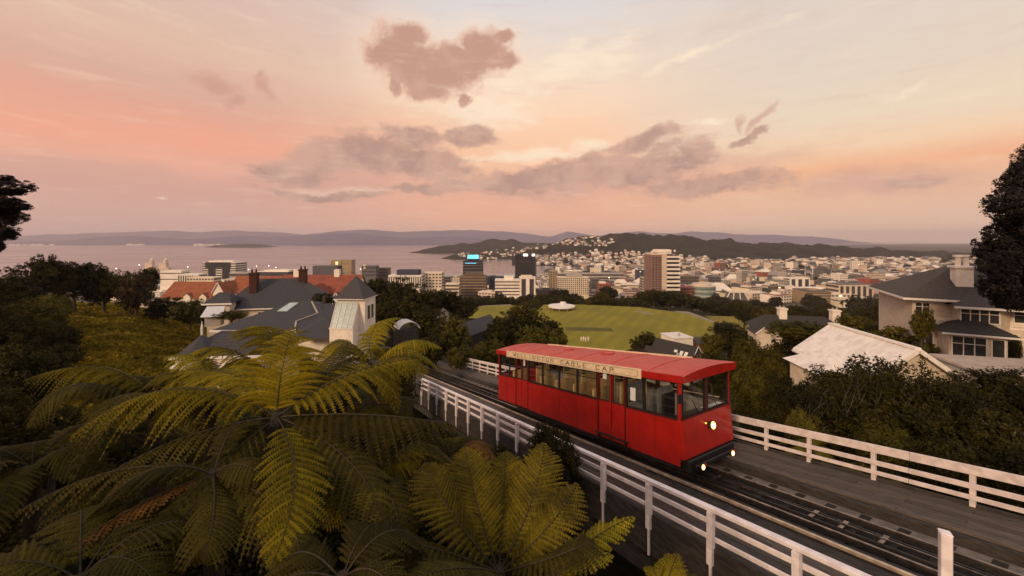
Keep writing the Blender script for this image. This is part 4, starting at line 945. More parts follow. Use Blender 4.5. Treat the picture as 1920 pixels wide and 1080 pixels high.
# villa with two brick chimneys
t = H('chimney_villa', 520, 586, 58.0, math.radians(10), 'cream villa with slate roof and two tall red brick chimneys')
b = MB(); b.box(-6.4, 6.2, -2.6, 5.4, -3, 1.2); b.box(-7.2, -4.4, -4.2, -2.6, -3, 2.3); b.build('wall', M['cream_wall'], t)
b = MB(); hip_roof(b, -6.9, 6.7, -3.1, 6.0, 1.2, 3.8, inset=3.8); r_ = b.build('roof', M['slate'], t)
b = MB(); hip_roof(b, -7.6, -4.0, -4.6, -1.0, 2.3, 1.3, inset=1.2); b.build('bay_roof', M['slate'], t)
b = MB(); b.box(-7.65, -3.95, -4.66, -4.6, 2.1, 2.3); b.box(-3.9, 6.8, -3.16, -3.1, 1.05, 1.2); b.build('eave_trim', M['trim'], t)
window(t, -6.6, -5.1, .2, 1.7, -4.2, nx=3, pane='pale_pane'); window(t, -1.5, -.2, -.6, .6, -2.6); window(t, 2.2, 3.4, -.6, .6, -2.6)
for (x, y, z0, z1) in ((-3.0, -.4, 2.6, 6.3), (3.2, 1.2, 3.6, 6.6)):
    b = MB(); b.box(x - .5, x + .5, y - .45, y + .45, z0, z1 - .4); b.box(x - .6, x + .6, y - .55, y + .55, z1 - .4, z1 - .2); c_ = b.build('chimney', M['brick'], t)
    for k in (-.28, .28): b = MB(); b.tube([(x + k, y, z1 - .2), (x + k, y, z1 + .3)], [.14, .11], 8); b.build('chimney_pot', M['brick'], c_)

# red tiled building with white gables
t = H('gabled_building', 590, 560, 112.0, 0, 'red tiled building with white gables behind the cream villa')
def gable(parent, x0, x1, y0, y1, z0, ze, zr, wm, rm, axis='y', ov=.35, trim=None):
    """walls from z0 to eave ze, ridge zr running along axis"""
    b = MB(); b.box(x0, x1, y0, y1, z0, ze)
    if axis == 'y': xm = (x0 + x1) / 2; b.add([(x0, y0, ze), (x1, y0, ze), (xm, y0, zr), (x0, y1, ze), (x1, y1, ze), (xm, y1, zr)], [(0, 1, 2), (5, 4, 3)])
    else: ym = (y0 + y1) / 2; b.add([(x0, y0, ze), (x0, y1, ze), (x0, ym, zr), (x1, y0, ze), (x1, y1, ze), (x1, ym, zr)], [(2, 1, 0), (3, 4, 5)])
    b.build('wall', wm, parent)
    b = MB(); th = .14
    if axis == 'y':
        xm = (x0 + x1) / 2; k = (zr - ze) / (xm - x0)
        for sg, xe in ((1, x0 - ov), (-1, x1 + ov)):
            ze2 = ze - k * ov; A = [(xe, y0 - ov, ze2 + .02), (xm, y0 - ov, zr + .02), (xm, y1 + ov, zr + .02), (xe, y1 + ov, ze2 + .02)]
            b.add(A + [(p_[0], p_[1], p_[2] + th) for p_ in A], [(0, 1, 2, 3), (7, 6, 5, 4), (0, 4, 5, 1), (1, 5, 6, 2), (2, 6, 7, 3), (3, 7, 4, 0)])
    else:
        ym = (y0 + y1) / 2; k = (zr - ze) / (ym - y0)
        for sg, ye in ((1, y0 - ov), (-1, y1 + ov)):
            ze2 = ze - k * ov; A = [(x0 - ov, ye, ze2 + .02), (x0 - ov, ym, zr + .02), (x1 + ov, ym, zr + .02), (x1 + ov, ye, ze2 + .02)]
            b.add(A + [(p_[0], p_[1], p_[2] + th) for p_ in A], [(3, 2, 1, 0), (4, 5, 6, 7), (0, 1, 5, 4), (1, 2, 6, 5), (2, 3, 7, 6), (3, 0, 4, 7)])
    r = b.build('roof', rm, parent)
    if trim:
        b = MB()
        if axis == 'y':
            for xe in (x0 - ov, x1 + ov): b.beam((xe, y0 - ov - .03, ze - (zr - ze) / (xm - x0) * ov + .1), (xm, y0 - ov - .03, zr + .1), .08, .22)
        b.build('barge_board', trim, r)
    return r
gable(t, -13, 11, 2, 12, -10, 1.6, 6.2, M['white_wall'], M['red_tile'], 'x')
gable(t, -1.5, 4.5, -3, 2, -10, .6, 4.2, M['white_wall'], M['red_tile'], 'y', trim=M['trim'])
gable(t, 6.2, 10, -4, 2, -10, -.8, 2.2, M['white_wall'], M['red_tile'], 'y', trim=M['trim'])
for x in (-9, 3.5): b = MB(); b.box(x - .8, x + .8, 6.3, 7.7, 4, 8); b.build('chimney', M['white_wall'], t)
for x in (.2, 2.0, 7.2): window(t, x, x + 1.2, -1.6, -.2, -3.0 if x < 5 else -4.0)
b = MB(); b.box(5, 12, -5.2, -4.2, -3.4, -2.8); b.build('balcony', M['trim'], t)
# orange long roof
t = H('long_orange_roof_building', 380, 560, 150.0, math.radians(-3), 'long low building under an orange tiled roof with small white dormers')
gable(t, -17, 20, 0, 12, -12, .3, 5.8, M['cream_wall'], M['orange_roof'], 'x')
gable(t, 4, 26, 8, 18, -12, 3.0, 7.6, M['cream_wall'], M['orange_roof'], 'x')
for x in (-6, 0.5, 6, 14):
    gable(t, x - 1.4, x + 1.4, -.6, 2.5, -3, .9, 2.1, M['white_wall'], M['orange_roof'], 'y', ov=.2)
gable(t, 6, 10, -2, 6, -6, 3.2, 6.4, M['white_wall'], M['orange_roof'], 'y', trim=M['trim'])
# small hut with tilted white roof, little gable house
t = H('small_hut', 402, 592, 50.0, math.radians(25), 'small hut with a tilted pale iron roof at the edge of the grass'); t.scale = (.72, .72, .62)
b = MB(); b.box(-1.2, 1.2, -1, 1.2, -2, .4); b.build('wall', M['grey_wall'], t)
b = MB(); b.add([(-1.7, -1.5, .1), (1.5, -1.5, -.1), (1.3, 1.4, 1.6), (-1.4, 1.4, 1.7), (-1.7, -1.5, .2), (1.5, -1.5, .0), (1.3, 1.4, 1.7), (-1.4, 1.4, 1.8)], [(3, 2, 1, 0), (4, 5, 6, 7), (0, 1, 5, 4), (1, 2, 6, 5), (2, 3, 7, 6), (3, 0, 4, 7)]); b.build('roof', M['iron'], t)
t = H('garden_cottage', 829, 590, 105.0, math.radians(20), 'tiny white cottage with blue-grey roof among the dark trees')
gable(t, -1.6, 1.6, -1.5, 3, -3, .9, 2.3, M['white_wall'], M['slate'], 'y')
t = H('glasshouse', 762, 622, 46.0, math.radians(35), 'small pale curved canopy poking above the ferns')
b = MB()
for k in range(7):
    a0 = math.pi * (.15 + .75 * k / 7); a1 = math.pi * (.15 + .75 * (k + 1) / 7)
    b.add([(1.4 * -math.cos(a0), -1, 1.3 * math.sin(a0)), (1.4 * -math.cos(a1), -1, 1.3 * math.sin(a1)), (1.4 * -math.cos(a1), 1, 1.3 * math.sin(a1)), (1.4 * -math.cos(a0), 1, 1.3 * math.sin(a0)),
           (1.45 * -math.cos(a0), -1, 1.38 * math.sin(a0)), (1.45 * -math.cos(a1), -1, 1.38 * math.sin(a1)), (1.45 * -math.cos(a1), 1, 1.38 * math.sin(a1)), (1.45 * -math.cos(a0), 1, 1.38 * math.sin(a0))], [(3, 2, 1, 0), (4, 5, 6, 7), (0, 1, 5, 4), (2, 3, 7, 6)])
b.build('canopy', M['iron'], t)
b = MB(); b.box(-1.3, 1.1, -.9, .9, -2, .4); b.build('wall', M['dark_roof'], t)
# dark sloping roof beside the park path
t = H('sloping_roof_house', 884, 626, 62.0, math.radians(-28), 'long dark grey roof seen from above beside the park path')
t.scale = (.62, .62, .62)
gable(t, -2.6, 2.6, -5, 9, -3, 1.0, 3.4, M['slate'], M['slate'], 'y', trim=M['trim'])
b = MB(); b.box(-3.6, -2.9, -5.6, -4.6, -.4, .8); b.build('yellow_awning', M['leaf_yellow'], t)
# skylight houses below the field
t = H('skylight_house', 1280, 674, 66.0, math.radians(38), 'dark roofed house with three bright skylights below the playing field'); t.scale = (.8, .8, .8)
gable(t, -3.2, 3.2, -3, 6, -4, .2, 3.3, M['grey_wall'], M['dark_roof'], 'y', trim=M['trim'])
for k, y in enumerate((-2.0, -1.0, .3)):
    b = MB(); sl = Vector((3.2, 0, 3.1)).normalized(); n_ = Vector((-3.1, 0, 3.2)).normalized()
    p0 = Vector((-2.7, y, .75)) + n_ * .2; p1 = p0 + sl * 1.9; w_ = .65
    b.add([p0, p0 + Vector((0, w_, 0)), p1 + Vector((0, w_, 0)), p1, p0 - n_ * .1, p0 + Vector((0, w_, 0)) - n_ * .1, p1 + Vector((0, w_, 0)) - n_ * .1, p1 - n_ * .1], [(3, 2, 1, 0), (0, 1, 5, 4), (1, 2, 6, 5), (2, 3, 7, 6), (3, 0, 4, 7)]); b.build('skylight', M['white_roof'], t)
gable(t, -7.5, -3.4, -1.5, 5, -4, .4, 2.7, M['grey_wall'], M['dark_roof'], 'y', trim=M['trim'])
t = H('white_box_house', 1273, 652, 78.0, math.radians(12), 'flat topped white box house behind the skylight roofs')
b = MB(); b.box(-2.1, 2.1, -1.5, 3, -4, 2.2); b.build('wall', M['white_wall'], t)
b = MB(); b.box(-2.2, 2.2, -1.6, 3.1, 2.2, 2.4); b.build('roof', M['white_roof'], t); b = MB(); b.tube([(0, 0, 2.4), (0, 0, 3)], [.25, .15], 8); b.build('chimney', M['grey_wall'], t)
t = H('orange_shed', 1315, 645, 80.0, 0, 'small brown shed at the corner of the playing field')
gable(t, -1.4, 1.4, -1, 2, -3, .5, 1.2, mat('brown_wall', (.22, .11, .06)), M['brown_tile'], 'x')
# cottage with cream chimneys
t = H('long_dark_roof_cottage', 1475, 625, 82.0, math.radians(-14), 'cream cottage with long dark roof and two cream chimneys behind the round hedge')
b = MB(); b.box(-6.5, 9.5, -3, 3, -6, 1.3); b.build('wall', M['cream_wall'], t)
b = MB(); hip_roof(b, -7, 10, -3.5, 3.5, 1.3, 2.6, inset=3.0); b.build('roof', M['dark_roof'], t)
for x in (-1.0, 8.6):
    b = MB(); b.box(x - .7, x + .7, -1.0, .4, 2, 5.2); b.box(x - .85, x + .85, -1.15, .55, 5.2, 5.45); c_ = b.build('chimney', M['white_wall'], t)
    for k in (-.35, .35): b = MB(); b.tube([(x + k, -.3, 5.45), (x + k, -.3, 5.9)], [.18, .14], 8); b.build('chimney_pot', M['grey_wall'], c_)
gable(t, -7.2, -4.6, -4.6, 0, -6, .8, 1.9, M['cream_wall'], M['dark_roof'], 'y', trim=M['trim'])

# near white roof
t = empty('white_roof_house', (21.2, 20.3, -11.0), math.radians(-4), 'cream house under a bright white iron roof beyond the far railing', 'house')
gable(t, -2.1, 2.1, 0, 5.5, -2, 3.6, 5.1, M['cream_wall'], M['white_roof'], 'y', ov=.3, trim=M['trim'])
b = MB(); hip_roof(b, -3.7, -.8, 1.2, 4.8, 3.15, 1.0, inset=1.4); b.build('lower_roof', M['white_roof'], t)
b = MB(); b.box(-3.4, -2.2, 1.5, 4.5, -2, 3.14); b.build('wing_wall', M['cream_wall'], t)
b = MB(); b.box(-.14, .14, -.3, 5.8, 5.22, 5.32); b.build('ridge_cap', M['trim'], t)
b = MB(); b.box(-2.48, -2.4, -.3, 5.8, 3.34, 3.46); b.build('gutter', M['trim'], t)
for k in range(8): b = MB(); y_ = .1 + k * .72; b.beam((-2.4, y_, 3.54), (0, y_, 5.26), .03, .03); b.build('roof_seam', M['trim'], t)
window(t, -.8, .5, 2.0, 3.1, 0, nx=2)
# flat garage box
t = H('flat_roof_garage', 1880, 742, 20.5, math.radians(-14), 'plain tan flat roofed garage at the right edge below the big house')
b = MB(); b.box(-1.9, 3.2, -1.6, 1.6, -3, 1.45); b.build('wall', M['grey_wall'], t)
b = MB(); b.box(-2.05, 3.35, -1.75, 1.75, 1.45, 1.62); b.build('roof', mat('garage_roof', (.42, .34, .29), (.34, .27, .23), 1.5, rough=.7), t, bevel=.02)

# big two storey house on the right
BR = math.radians(-28)
t = H('two_storey_house', 1800, 690, 33.0, BR, 'large two storey pale timber house with bay windows, dark hipped roof and tall cream chimney')
# local: x along the long front (facing -y)
b = MB(); b.box(-3.0, 10.5, 0, 8, -6, 5.85); b.build('wall', M['cream_wall'], t)
def clap(parent, x0, x1, y, z0, z1):
    k = z0
    while k < z1: b = MB(); b.box(x0, x1, y - .03, y, k, k + .20); b.build('weatherboard', M['white_wall'], parent); k += .22
clap(t, -3.0, 10.5, 0, 3.6, 4.1); clap(t, -3.0, 10.5, 0, 5.4, 5.8)
b = MB(); hip_roof(b, -3.8, 11.3, -.8, 8.8, 5.85, 3.0, inset=5.2); r_ = b.build('roof', M['brown_tile'], t)
b = MB(); b.box(-3.85, 11.35, -.86, -.8, 5.72, 5.9); b.box(-3.86, -3.8, -.8, 8.8, 5.72, 5.9); b.build('eave_trim', M['trim'], r_)
window(t, -2.8, -1.9, 4.2, 5.5, 0, nx=2, nz=2)
b = MB(); b.box(-.5, 2.0, -.9, 0, 3.4, 5.5); b.add([(2.0, -.9, 3.4), (2.9, 0, 3.4), (2.9, 0, 5.5), (2.0, -.9, 5.5), (2.0, 0, 3.4), (2.0, 0, 5.5)], [(0, 1, 2, 3), (3, 2, 5), (0, 4, 1)]); b.build('upper_bay', M['cream_wall'], t)
b = MB(); hip_roof(b, -1.0, 6.2, -1.7, 1.6, 5.45, .9, inset=1.4); b.build('bay_roof', M['brown_tile'], t)
b = MB(); b.box(-1.0, 6.2, -1.76, -1.7, 5.33, 5.5); b.build('bay_gutter', M['trim'], t)
window(t, -.3, 1.85, 4.15, 5.2, -.9, nx=4, nz=2); window(t, 3.1, 4.3, 3.95, 5.25, 0, nx=2, nz=2); window(t, 6.6, 8.2, 3.95, 5.25, 0, nx=2, nz=2)
b = MB(); b.beam((2.1, -1.8, 5.4), (2.8, -1.8, 5.95), .1, .14); b.beam((2.8, -1.8, 5.95), (3.5, -1.8, 5.4), .1, .14); b.build('gable_trim', M['trim'], t)
b = MB(); b.box(-1.4, 1.9, -1.9, -.02, -6, 3.35); b.build('lower_bay', M['cream_wall'], t)
b = MB(); hip_roof(b, -2.0, 2.5, -2.4, .6, 3.35, .95, inset=1.5); b.build('porch_roof', M['dark_roof'], t)
b = MB(); b.box(-2.0, 2.5, -2.46, -2.4, 3.24, 3.38); b.build('porch_gutter', M['trim'], t)
window(t, -1.2, .7, 1.3, 3.05, -1.9, nx=3, nz=2); window(t, 1.05, 1.7, 1.1, 3.0, -1.9, nx=1)
window(t, 3.9, 7.6, 1.2, 2.9, 0, nx=6, nz=2); window(t, -2.7, -1.7, 1.4, 2.8, 0, nx=2)
b = MB(); b.box(.1, 1.2, .9, 1.9, 5.8, 8.5); b.box(-.05, 1.35, .75, 2.05, 8.5, 8.72); c_ = b.build('chimney', M['white_wall'], t, bevel=.03)
for x in (.42, .92): b = MB(); b.tube([(x, 1.4, 8.72), (x, 1.4, 9.5)], [.2, .17], 10); b.build('chimney_pot', M['white_wall'], c_)
b = MB(); b.box(.15, 1.2, 1.15, 1.65, 9.5, 9.68); b.build('chimney_cowl', M['white_wall'], c_)
b = MB(); b.tube([(-1.3, -.35, 3.75), (-1.3, -.43, 3.77)], [.28, .30], 16); b.tube([(-1.3, 0, 3.7), (-1.3, -.35, 3.75)], .03, 6); b.build('satellite_dish', M['grey_wall'], t)
dc = link_mesh('climber', CROWN['near_dark'][0]); dc.parent = t; dc.location = (2.9, -.5, 1.6); dc.scale = (.7, .5, 2.0)

# ------------------------------------------------------------------ field canopy
c = PX(1053, 577.5, 208); t = empty('round_canopy', (c.x, c.y, FZ), 0, 'low white round canopy at the far edge of the playing field', 'canopy')
b = MB(); b.cone((0, 0, 1.9), 7.3, .8, n=18, r2=3.2); b.cone((0, 0, 1.2), 7.3, .7, n=18, r2=7.3); b.build('canopy_cover', M['white_roof'], t)
b = MB(); b.cone((.8, 0, 2.7), 2.0, 1.1, n=14, r2=1.5); b.build('centre_cap', M['white_roof'], t)
for k in range(10): b = MB(); a_ = k * .628; b.tube([(6.8 * math.cos(a_), 6.8 * math.sin(a_), 0), (6.8 * math.cos(a_), 6.8 * math.sin(a_), 1.3)], .08, 6); b.build('post', M['trim'], t)
for k, (u, v) in enumerate([(1090, 640), (1098, 641), (1103, 640), (1094, 639.5)]):
    x, y = plan(u, v, FZ); t = empty('person', (x, y, FZ), 0, 'person in pale sports clothes standing on the near side of the playing field', 'person', 'tiny players on the playing field')
    b = MB(); b.tube([(-.1, 0, 0), (-.1, 0, .45), (-.08, 0, .85), (0, 0, 1.1), (0, 0, 1.45), (0, 0, 1.53), (0, 0, 1.6), (0, 0, 1.7), (0, 0, 1.8)], [.07, .08, .11, .18, .2, .08, .1, .11, .05], 8); b.tube([(.14, .05, 0), (.13, 0, .45), (.08, 0, .9)], [.07, .08, .11], 8); b.tube([(-.2, 0, 1.42), (-.3, 0, 1.1), (-.28, -.1, .85)], [.06, .05, .04], 6); b.tube([(.2, 0, 1.42), (.3, 0, 1.1), (.28, -.1, .85)], [.06, .05, .04], 6)
    b.build('body', M['white_wall'], t)

# ------------------------------------------------------------------ city landmarks
WALLS = {k: mat('city_' + k, c, tuple(x * .82 for x in c), .08, rough=.85) for k, c in {
    'cream': (.74, .62, .48), 'white': (.82, .74, .66), 'pink': (.46, .32, .27), 'grey': (.40, .35, .31), 'tan': (.34, .25, .15), 'brown': (.13, .085, .060),
    'black': (.020, .018, .022), 'navy': (.035, .045, .075), 'teal': (.20, .30, .29), 'brick': (.33, .085, .05), 'slate': (.12, .115, .12), 'green': (.045, .055, .040), 'rose': (.24, .14, .12), 'dust': (.62, .50, .40)}.items()}
WIN = mat('city_window', (.045, .042, .048), (.075, .068, .070), .2, rough=.25)
def tower(u0, u1, vt, Y, wall, label, style='bands', floors=8, cols=6, depth=None, rz=0, name='office_building', vb=None, roofm=None, winm=None, cat='building', wfrac=.5, parts=True, pad=0.0):
    w = (u1 - u0) / F * Y; top = (HOR - vt) / F * Y; x = ((u0 + u1) / 2 - CX) / F * Y
    base = G(x, Y) - 2; hgt = top - base; d = depth or w * .7; wm_ = winm or WIN
    t = empty(name, (x, Y + d / 2, base), rz, label, cat)
    b = MB(); b.box(-w / 2, w / 2, -d / 2, d / 2, 0, hgt); b.build('wall', WALLS[wall], t)
    b = MB(); b.box(-w / 2 - .2, w / 2 + .2, -d / 2 - .2, d / 2 + .2, hgt, hgt + .7); b.build('parapet', roofm or WALLS[wall], t)
    vb = vb or 560; zlow = max(0, (HOR - vb) / F * Y - base); H_ = hgt - zlow; fh = H_ / floors
    if style == 'bands':
        for k in range(floors):
            z0 = zlow + k * fh + fh * (1 - wfrac) * .6; b = MB(); b.box(-w / 2 + pad, w / 2 - .4, -d / 2 - .12, -d / 2 + .05, z0, z0 + fh * wfrac); b.box(w / 2 - .05, w / 2 + .12, -d / 2 + .4, d / 2 - .4, z0, z0 + fh * wfrac)
            b.box(-w / 2 - .12, -w / 2 + .05, -d / 2 + .4, d / 2 - .4, z0, z0 + fh * wfrac); b.build('window_band', wm_, t)
    elif style in ('grid', 'columns'):
        b = MB(); cw = w / cols
        for i in range(cols):
            if style == 'columns': b.box(-w / 2 + i * cw + cw * .25, -w / 2 + (i + 1) * cw - cw * .2, -d / 2 - .1, -d / 2 + .05, zlow, hgt - fh * .35)
            else:
                for k in range(floors):
                    z0 = zlow + k * fh + fh * .22; b.box(-w / 2 + i * cw + cw * .2, -w / 2 + (i + 1) * cw - cw * .2, -d / 2 - .1, -d / 2 + .05, z0, z0 + fh * wfrac)
        for k in range(floors):
            z0 = zlow + k * fh + fh * .22; b.box(w / 2 - .05, w / 2 + .1, -d / 2 + .6, d / 2 - .6, z0, z0 + fh * wfrac); b.box(-w / 2 - .1, -w / 2 + .05, -d / 2 + .6, d / 2 - .6, z0, z0 + fh * wfrac)
        b.build('windows', wm_, t, kind='stuff')
    t['hgt'] = hgt; return t, w, d, hgt
def roofbox(t, x0, x1, y0, y1, z0, z1, m, name='plant_room'):
    b = MB(); b.box(x0, x1, y0, y1, z0, z1); return b.build(name, m, t)
# tall striped tower
Y = 520; t = None
w = 52 / F * Y
x = (1246 - CX) / F * Y; base = gz(x, Y) - 2; top = (HOR - 478) / F * Y; h_ = top - base
t = empty('tower_block', (x, Y + 12, base), math.radians(0), 'tallest tower with rose left face and pale bands between dark windows', 'tower')
b = MB(); b.box(-w / 2, -w * .12, -14, 14, 0, h_); b.build('rose_wall', WALLS['rose'], t)
b = MB(); b.box(-w * .12, w * .05, -15, 15, 0, h_ + 1.2); b.build('pale_shaft', WALLS['dust'], t)
b = MB(); b.box(w * .05, w / 2, -13.5, 14, 0, h_ - .5); b.build('window_wall', WALLS['black'], t)
nf = 13; fh = 5.5
for k in range(nf):
    z = h_ - 1.2 - k * fh; b = MB(); b.box(w * .05, w / 2 + 1.2, -15.0, 15.0, z - 2.7, z); b.build('floor_band', WALLS['white'], t)
for k in range(22):
    z = h_ - 3 - k * 3.2
    for i in range(3): b = MB(); b.box(-w / 2 + 1.5 + i * 4.3, -w / 2 + 4.2 + i * 4.3, -14.12, -13.95, z - 1.8, z); b.build('window', WIN, t)
b = MB(); b.box(-w * .22, w * .28, -9, 9, h_ + 1.2, h_ + 7.2); b.box(-w * .27, w * .22, -10, 10, h_ + 3.4, h_ + 5); b.build('roof_drum', WALLS['white'], t)
b = MB(); b.box(-w * .48, w * .1, -11, 11, h_, h_ + 1.5); b.build('roof_deck', WALLS['dust'], t)
# blue topped dark tower standing behind a brown block
t, w, d, h_ = tower(868, 904, 490, 760, 'black', 'black tower with a bright blue sign on its roof', style='bands', floors=9, wfrac=.3, depth=30, vb=540, winm=WALLS['slate'])
roofbox(t, -w * .26, w * .3, -10, 10, h_ + .7, h_ + 4.6, WALLS['black']); roofbox(t, -w * .27, w * .31, -10.6, -10.1, h_ + 4.8, h_ + 12.5, M['blue_sign'], 'roof_sign')
roofbox(t, -w * .27, w * .31, -10.0, 8, h_ + 4.7, h_ + 12.8, WALLS['slate'], 'sign_box'); roofbox(t, -w * .38, w * .2, -d / 2 - .3, -d / 2 - .1, h_ - 4.2, h_ - 3.2, M['blue_sign'], 'sign_strip')
t, w, d, h_ = tower(862, 911, 519, 600, 'brown', 'brown concrete block with rows of ledges in front of the blue signed tower', floors=7, wfrac=.42, depth=28, vb=556)
roofbox(t, -w * .32, w * .35, -8, 8, h_ + .7, h_ + 5, WALLS['brown'])
for k in range(8): b = MB(); b.box(-w / 2 - .8, w / 2 + .8, -d / 2 - 1.0, -d / 2, h_ - 1 - k * 4.4, h_ - .1 - k * 4.4); b.build('ledge', WALLS['tan'], t)
t, w, d, h_ = tower(966, 1004, 478, 720, 'black', 'plain black glass tower with small white lights along its top edge', floors=2, wfrac=.05, depth=34, vb=540)
roofbox(t, -w * .1, w * .12, -d / 2 - .4, -d / 2 - .1, h_ - 2.0, h_ + 1.8, M['lamp_far'], 'roof_light'); roofbox(t, w * .33, w * .46, -d / 2 - .4, -d / 2 - .1, h_ - 2.0, h_ + 1.8, M['lamp_far'], 'roof_light')
roofbox(t, w / 2, w / 2 + 2, -d / 2, d / 2, 0, h_ - 8, WALLS['slate'], 'side_fin')
t, w, d, h_ = tower(928, 984, 526, 560, 'white', 'white stepped block with dark window bands left of the black tower base', floors=5, wfrac=.35, depth=24, vb=556)
roofbox(t, -w * .2, w * .12, -6, 6, h_ + .7, h_ + 6, WALLS['white'])
t, w, d, h_ = tower(974, 1004, 521, 545, 'white', 'white frame building with tall dark glass centre below the black tower', style='columns', cols=2, floors=6, depth=18, vb=558)
roofbox(t, -w * .4, w * .3, -5, 5, h_ + .7, h_ + 3, WALLS['cream'])
tower(917, 929, 519, 640, 'navy', 'narrow blue glass block beside the white stepped block', floors=7, wfrac=.3, depth=20, vb=550)
tower(905, 950, 520, 690, 'navy', 'low dark blue block behind the white stepped block', floors=3, wfrac=.3, depth=20, vb=545)
t, w, d, h_ = tower(1046, 1104, 521, 560, 'cream', 'cream office slab with a close grid of windows right of the black tower', style='grid', floors=9, cols=15, depth=18, vb=553, wfrac=.6)
roofbox(t, -w * .2, w * .3, -6, 6, h_ + .7, h_ + 4, WALLS['grey'])
t, w, d, h_ = tower(1031, 1046, 509, 640, 'tan', 'slim tan tower left of the grid windowed slab', style='grid', floors=10, cols=3, depth=16, vb=545)
tower(1110, 1124, 524, 620, 'slate', 'narrow dark grey block beside the brick building', floors=5, depth=16, vb=545)
t, w, d, h_ = tower(1124, 1146, 533, 520, 'brick', 'small red brick block behind the line of park trees', style='grid', floors=4, cols=4, depth=16, vb=551)
roofbox(t, -w * .4, w * .1, -4, 4, h_ + .7, h_ + 2.6, WALLS['white'])
t, w, d, h_ = tower(1045, 1170, 513, 900, 'grey', 'long grey slab block in front of the hillside houses', floors=4, depth=20, vb=540)
# round teal building
c = PX(1326, 560, 560); bz = gz(c.x, c.y) - 2; top = (HOR - 538) / F * 560 - bz
t = empty('round_building', (c.x, c.y + 16, bz), 0, 'rounded teal glass building with pale floor bands beside the park trees', 'building')
b = MB(); b.cone((0, 0, 0), 18.5, top, n=28, r2=18.5); b.build('glass_wall', WALLS['teal'], t)
for k in range(6): b = MB(); b.cone((0, 0, top - .3 - k * 3.4), 19.1, .9, n=28, r2=19.1); b.build('floor_band', WALLS['slate'] if k % 2 else WALLS['dust'], t)
b = MB(); b.cone((-2, 0, top + .6), 13, 2.2, n=24, r2=12); b.build('roof_drum', WALLS['dust'], t)
# left group
t, w, d, h_ = tower(379, 441, 493, 900, 'white', 'black and white banded office block on the harbour side', floors=7, wfrac=.55, depth=40, vb=523, winm=WALLS['black'])
roofbox(t, -w * .40, w * .36, -d / 2 - 1, -d / 2 + 4, h_ - 11, h_ + 1.5, WALLS['black'], 'upper_storeys'); roofbox(t, -w * .30, -w * .1, -d / 2 - 1.4, -d / 2 - .2, h_ - 38, h_ - 10, WALLS['black'], 'dark_bay'); roofbox(t, w * .12, w * .34, -d / 2 - 1.4, -d / 2 - .2, h_ - 38, h_ - 10, WALLS['black'], 'dark_bay')
roofbox(t, -w * .38, w * .34, -12, 12, h_ + .7, h_ + 4.5, WALLS['white'], 'roof_crown')
tower(586, 633, 499, 860, 'slate', 'dark glazed block attached to the tan tower', style='grid', floors=5, cols=9, depth=20, vb=520, winm=WALLS['navy'])
t, w, d, h_ = tower(620, 640, 488.5, 880, 'tan', 'tan tower half with a column of lit windows', floors=2, wfrac=.05, depth=18, vb=522)
for k in range(8): b = MB(); b.box(-w * .05, w * .2, -d / 2 - .3, -d / 2 - .05, h_ - 5 - k * 3.9, h_ - 3 - k * 3.9); b.build('lit_window', M['win_lit'], t)
tower(641, 659, 488, 870, 'tan', 'plain tan tower half right of the lit window column', floors=2, wfrac=.04, depth=22, vb=522)
t, w, d, h_ = tower(728, 790, 517, 620, 'white', 'white building with tall narrow columns and dark rooftop storey', style='columns', cols=15, floors=4, depth=26, vb=540)
roofbox(t, -w * .27, w * .40, -9, 9, h_ + .7, h_ + 9, WALLS['navy'], 'rooftop_storey')
t, w, d, h_ = tower(791, 828, 512, 640, 'cream', 'cream office block with dark upper windows beside the columned building', style='grid', floors=5, cols=6, depth=22, vb=540)
tower(828, 844, 519, 680, 'grey', 'small grey block beside the cream office block', floors=4, depth=16, vb=540)
tower(835, 860, 533, 560, 'cream', 'low cream block in front of the brown ledged block', floors=3, depth=16, vb=552)
t, w, d, h_ = tower(678, 705, 499, 800, 'slate', 'squat dark block with a pale dome on its left end', floors=3, depth=18, vb=520)
b = MB(); b.cone((-w * .3, -4, h_ * .9), 6, 9, n=14, r2=4.5); b.build('dome', WALLS['dust'], t)
tower(695, 728, 503, 830, 'brown', 'brown flat block behind the dark tree tops', floors=3, depth=18, vb=520)
t, w, d, h_ = tower(333, 372, 515, 700, 'white', 'pale block with small columns left of the banded office block', style='columns', cols=9, floors=4, depth=20, vb=535)
tower(350, 400, 521, 560, 'cream', 'long cream block above the orange roofs', style='grid', floors=3, cols=9, depth=16, vb=538)
tower(300, 340, 508, 760, 'white', 'white low warehouse on the harbour edge at left', floors=2, wfrac=.15, depth=20, vb=530)
t, w, d, h_ = tower(480, 540, 510, 760, 'navy', 'low blue and white terminal building', floors=3, wfrac=.4, depth=30, vb=528, roofm=WALLS['white'])
roofbox(t, -w * .3, w * .5, -12, 12, h_ + .7, h_ + 3.5, WALLS['white'], 'curved_roof')
tower(430, 480, 512, 820, 'grey', 'grey shed beside the banded office block', floors=2, depth=20, vb=528)
tower(420, 470, 524, 600, 'dust', 'dusty pink block above the orange roofs', style='grid', floors=3, cols=8, depth=18, vb=540)
tower(1400, 1446, 542, 640, 'green', 'dark green flat block beyond the park trees', style='grid', floors=3, cols=8, depth=24, vb=558)
tower(1368, 1400, 541, 700, 'navy', 'dark navy block beside the green flat block', floors=3, depth=20, vb=556)
t, w, d, h_ = tower(1573, 1637, 534, 560, 'dust', 'flat roofed block with dark vertical openings at the right of the city', style='columns', cols=6, floors=4, depth=24, vb=565, roofm=WALLS['slate'])
tower(1572, 1640, 560, 500, 'cream', 'low cream terrace at the foot of the columned block', floors=1, wfrac=.2, depth=12, vb=570)
tower(1481, 1519, 522, 800, 'white', 'white framed block with two dark glass bays', style='columns', cols=3, floors=5, depth=20, vb=546)
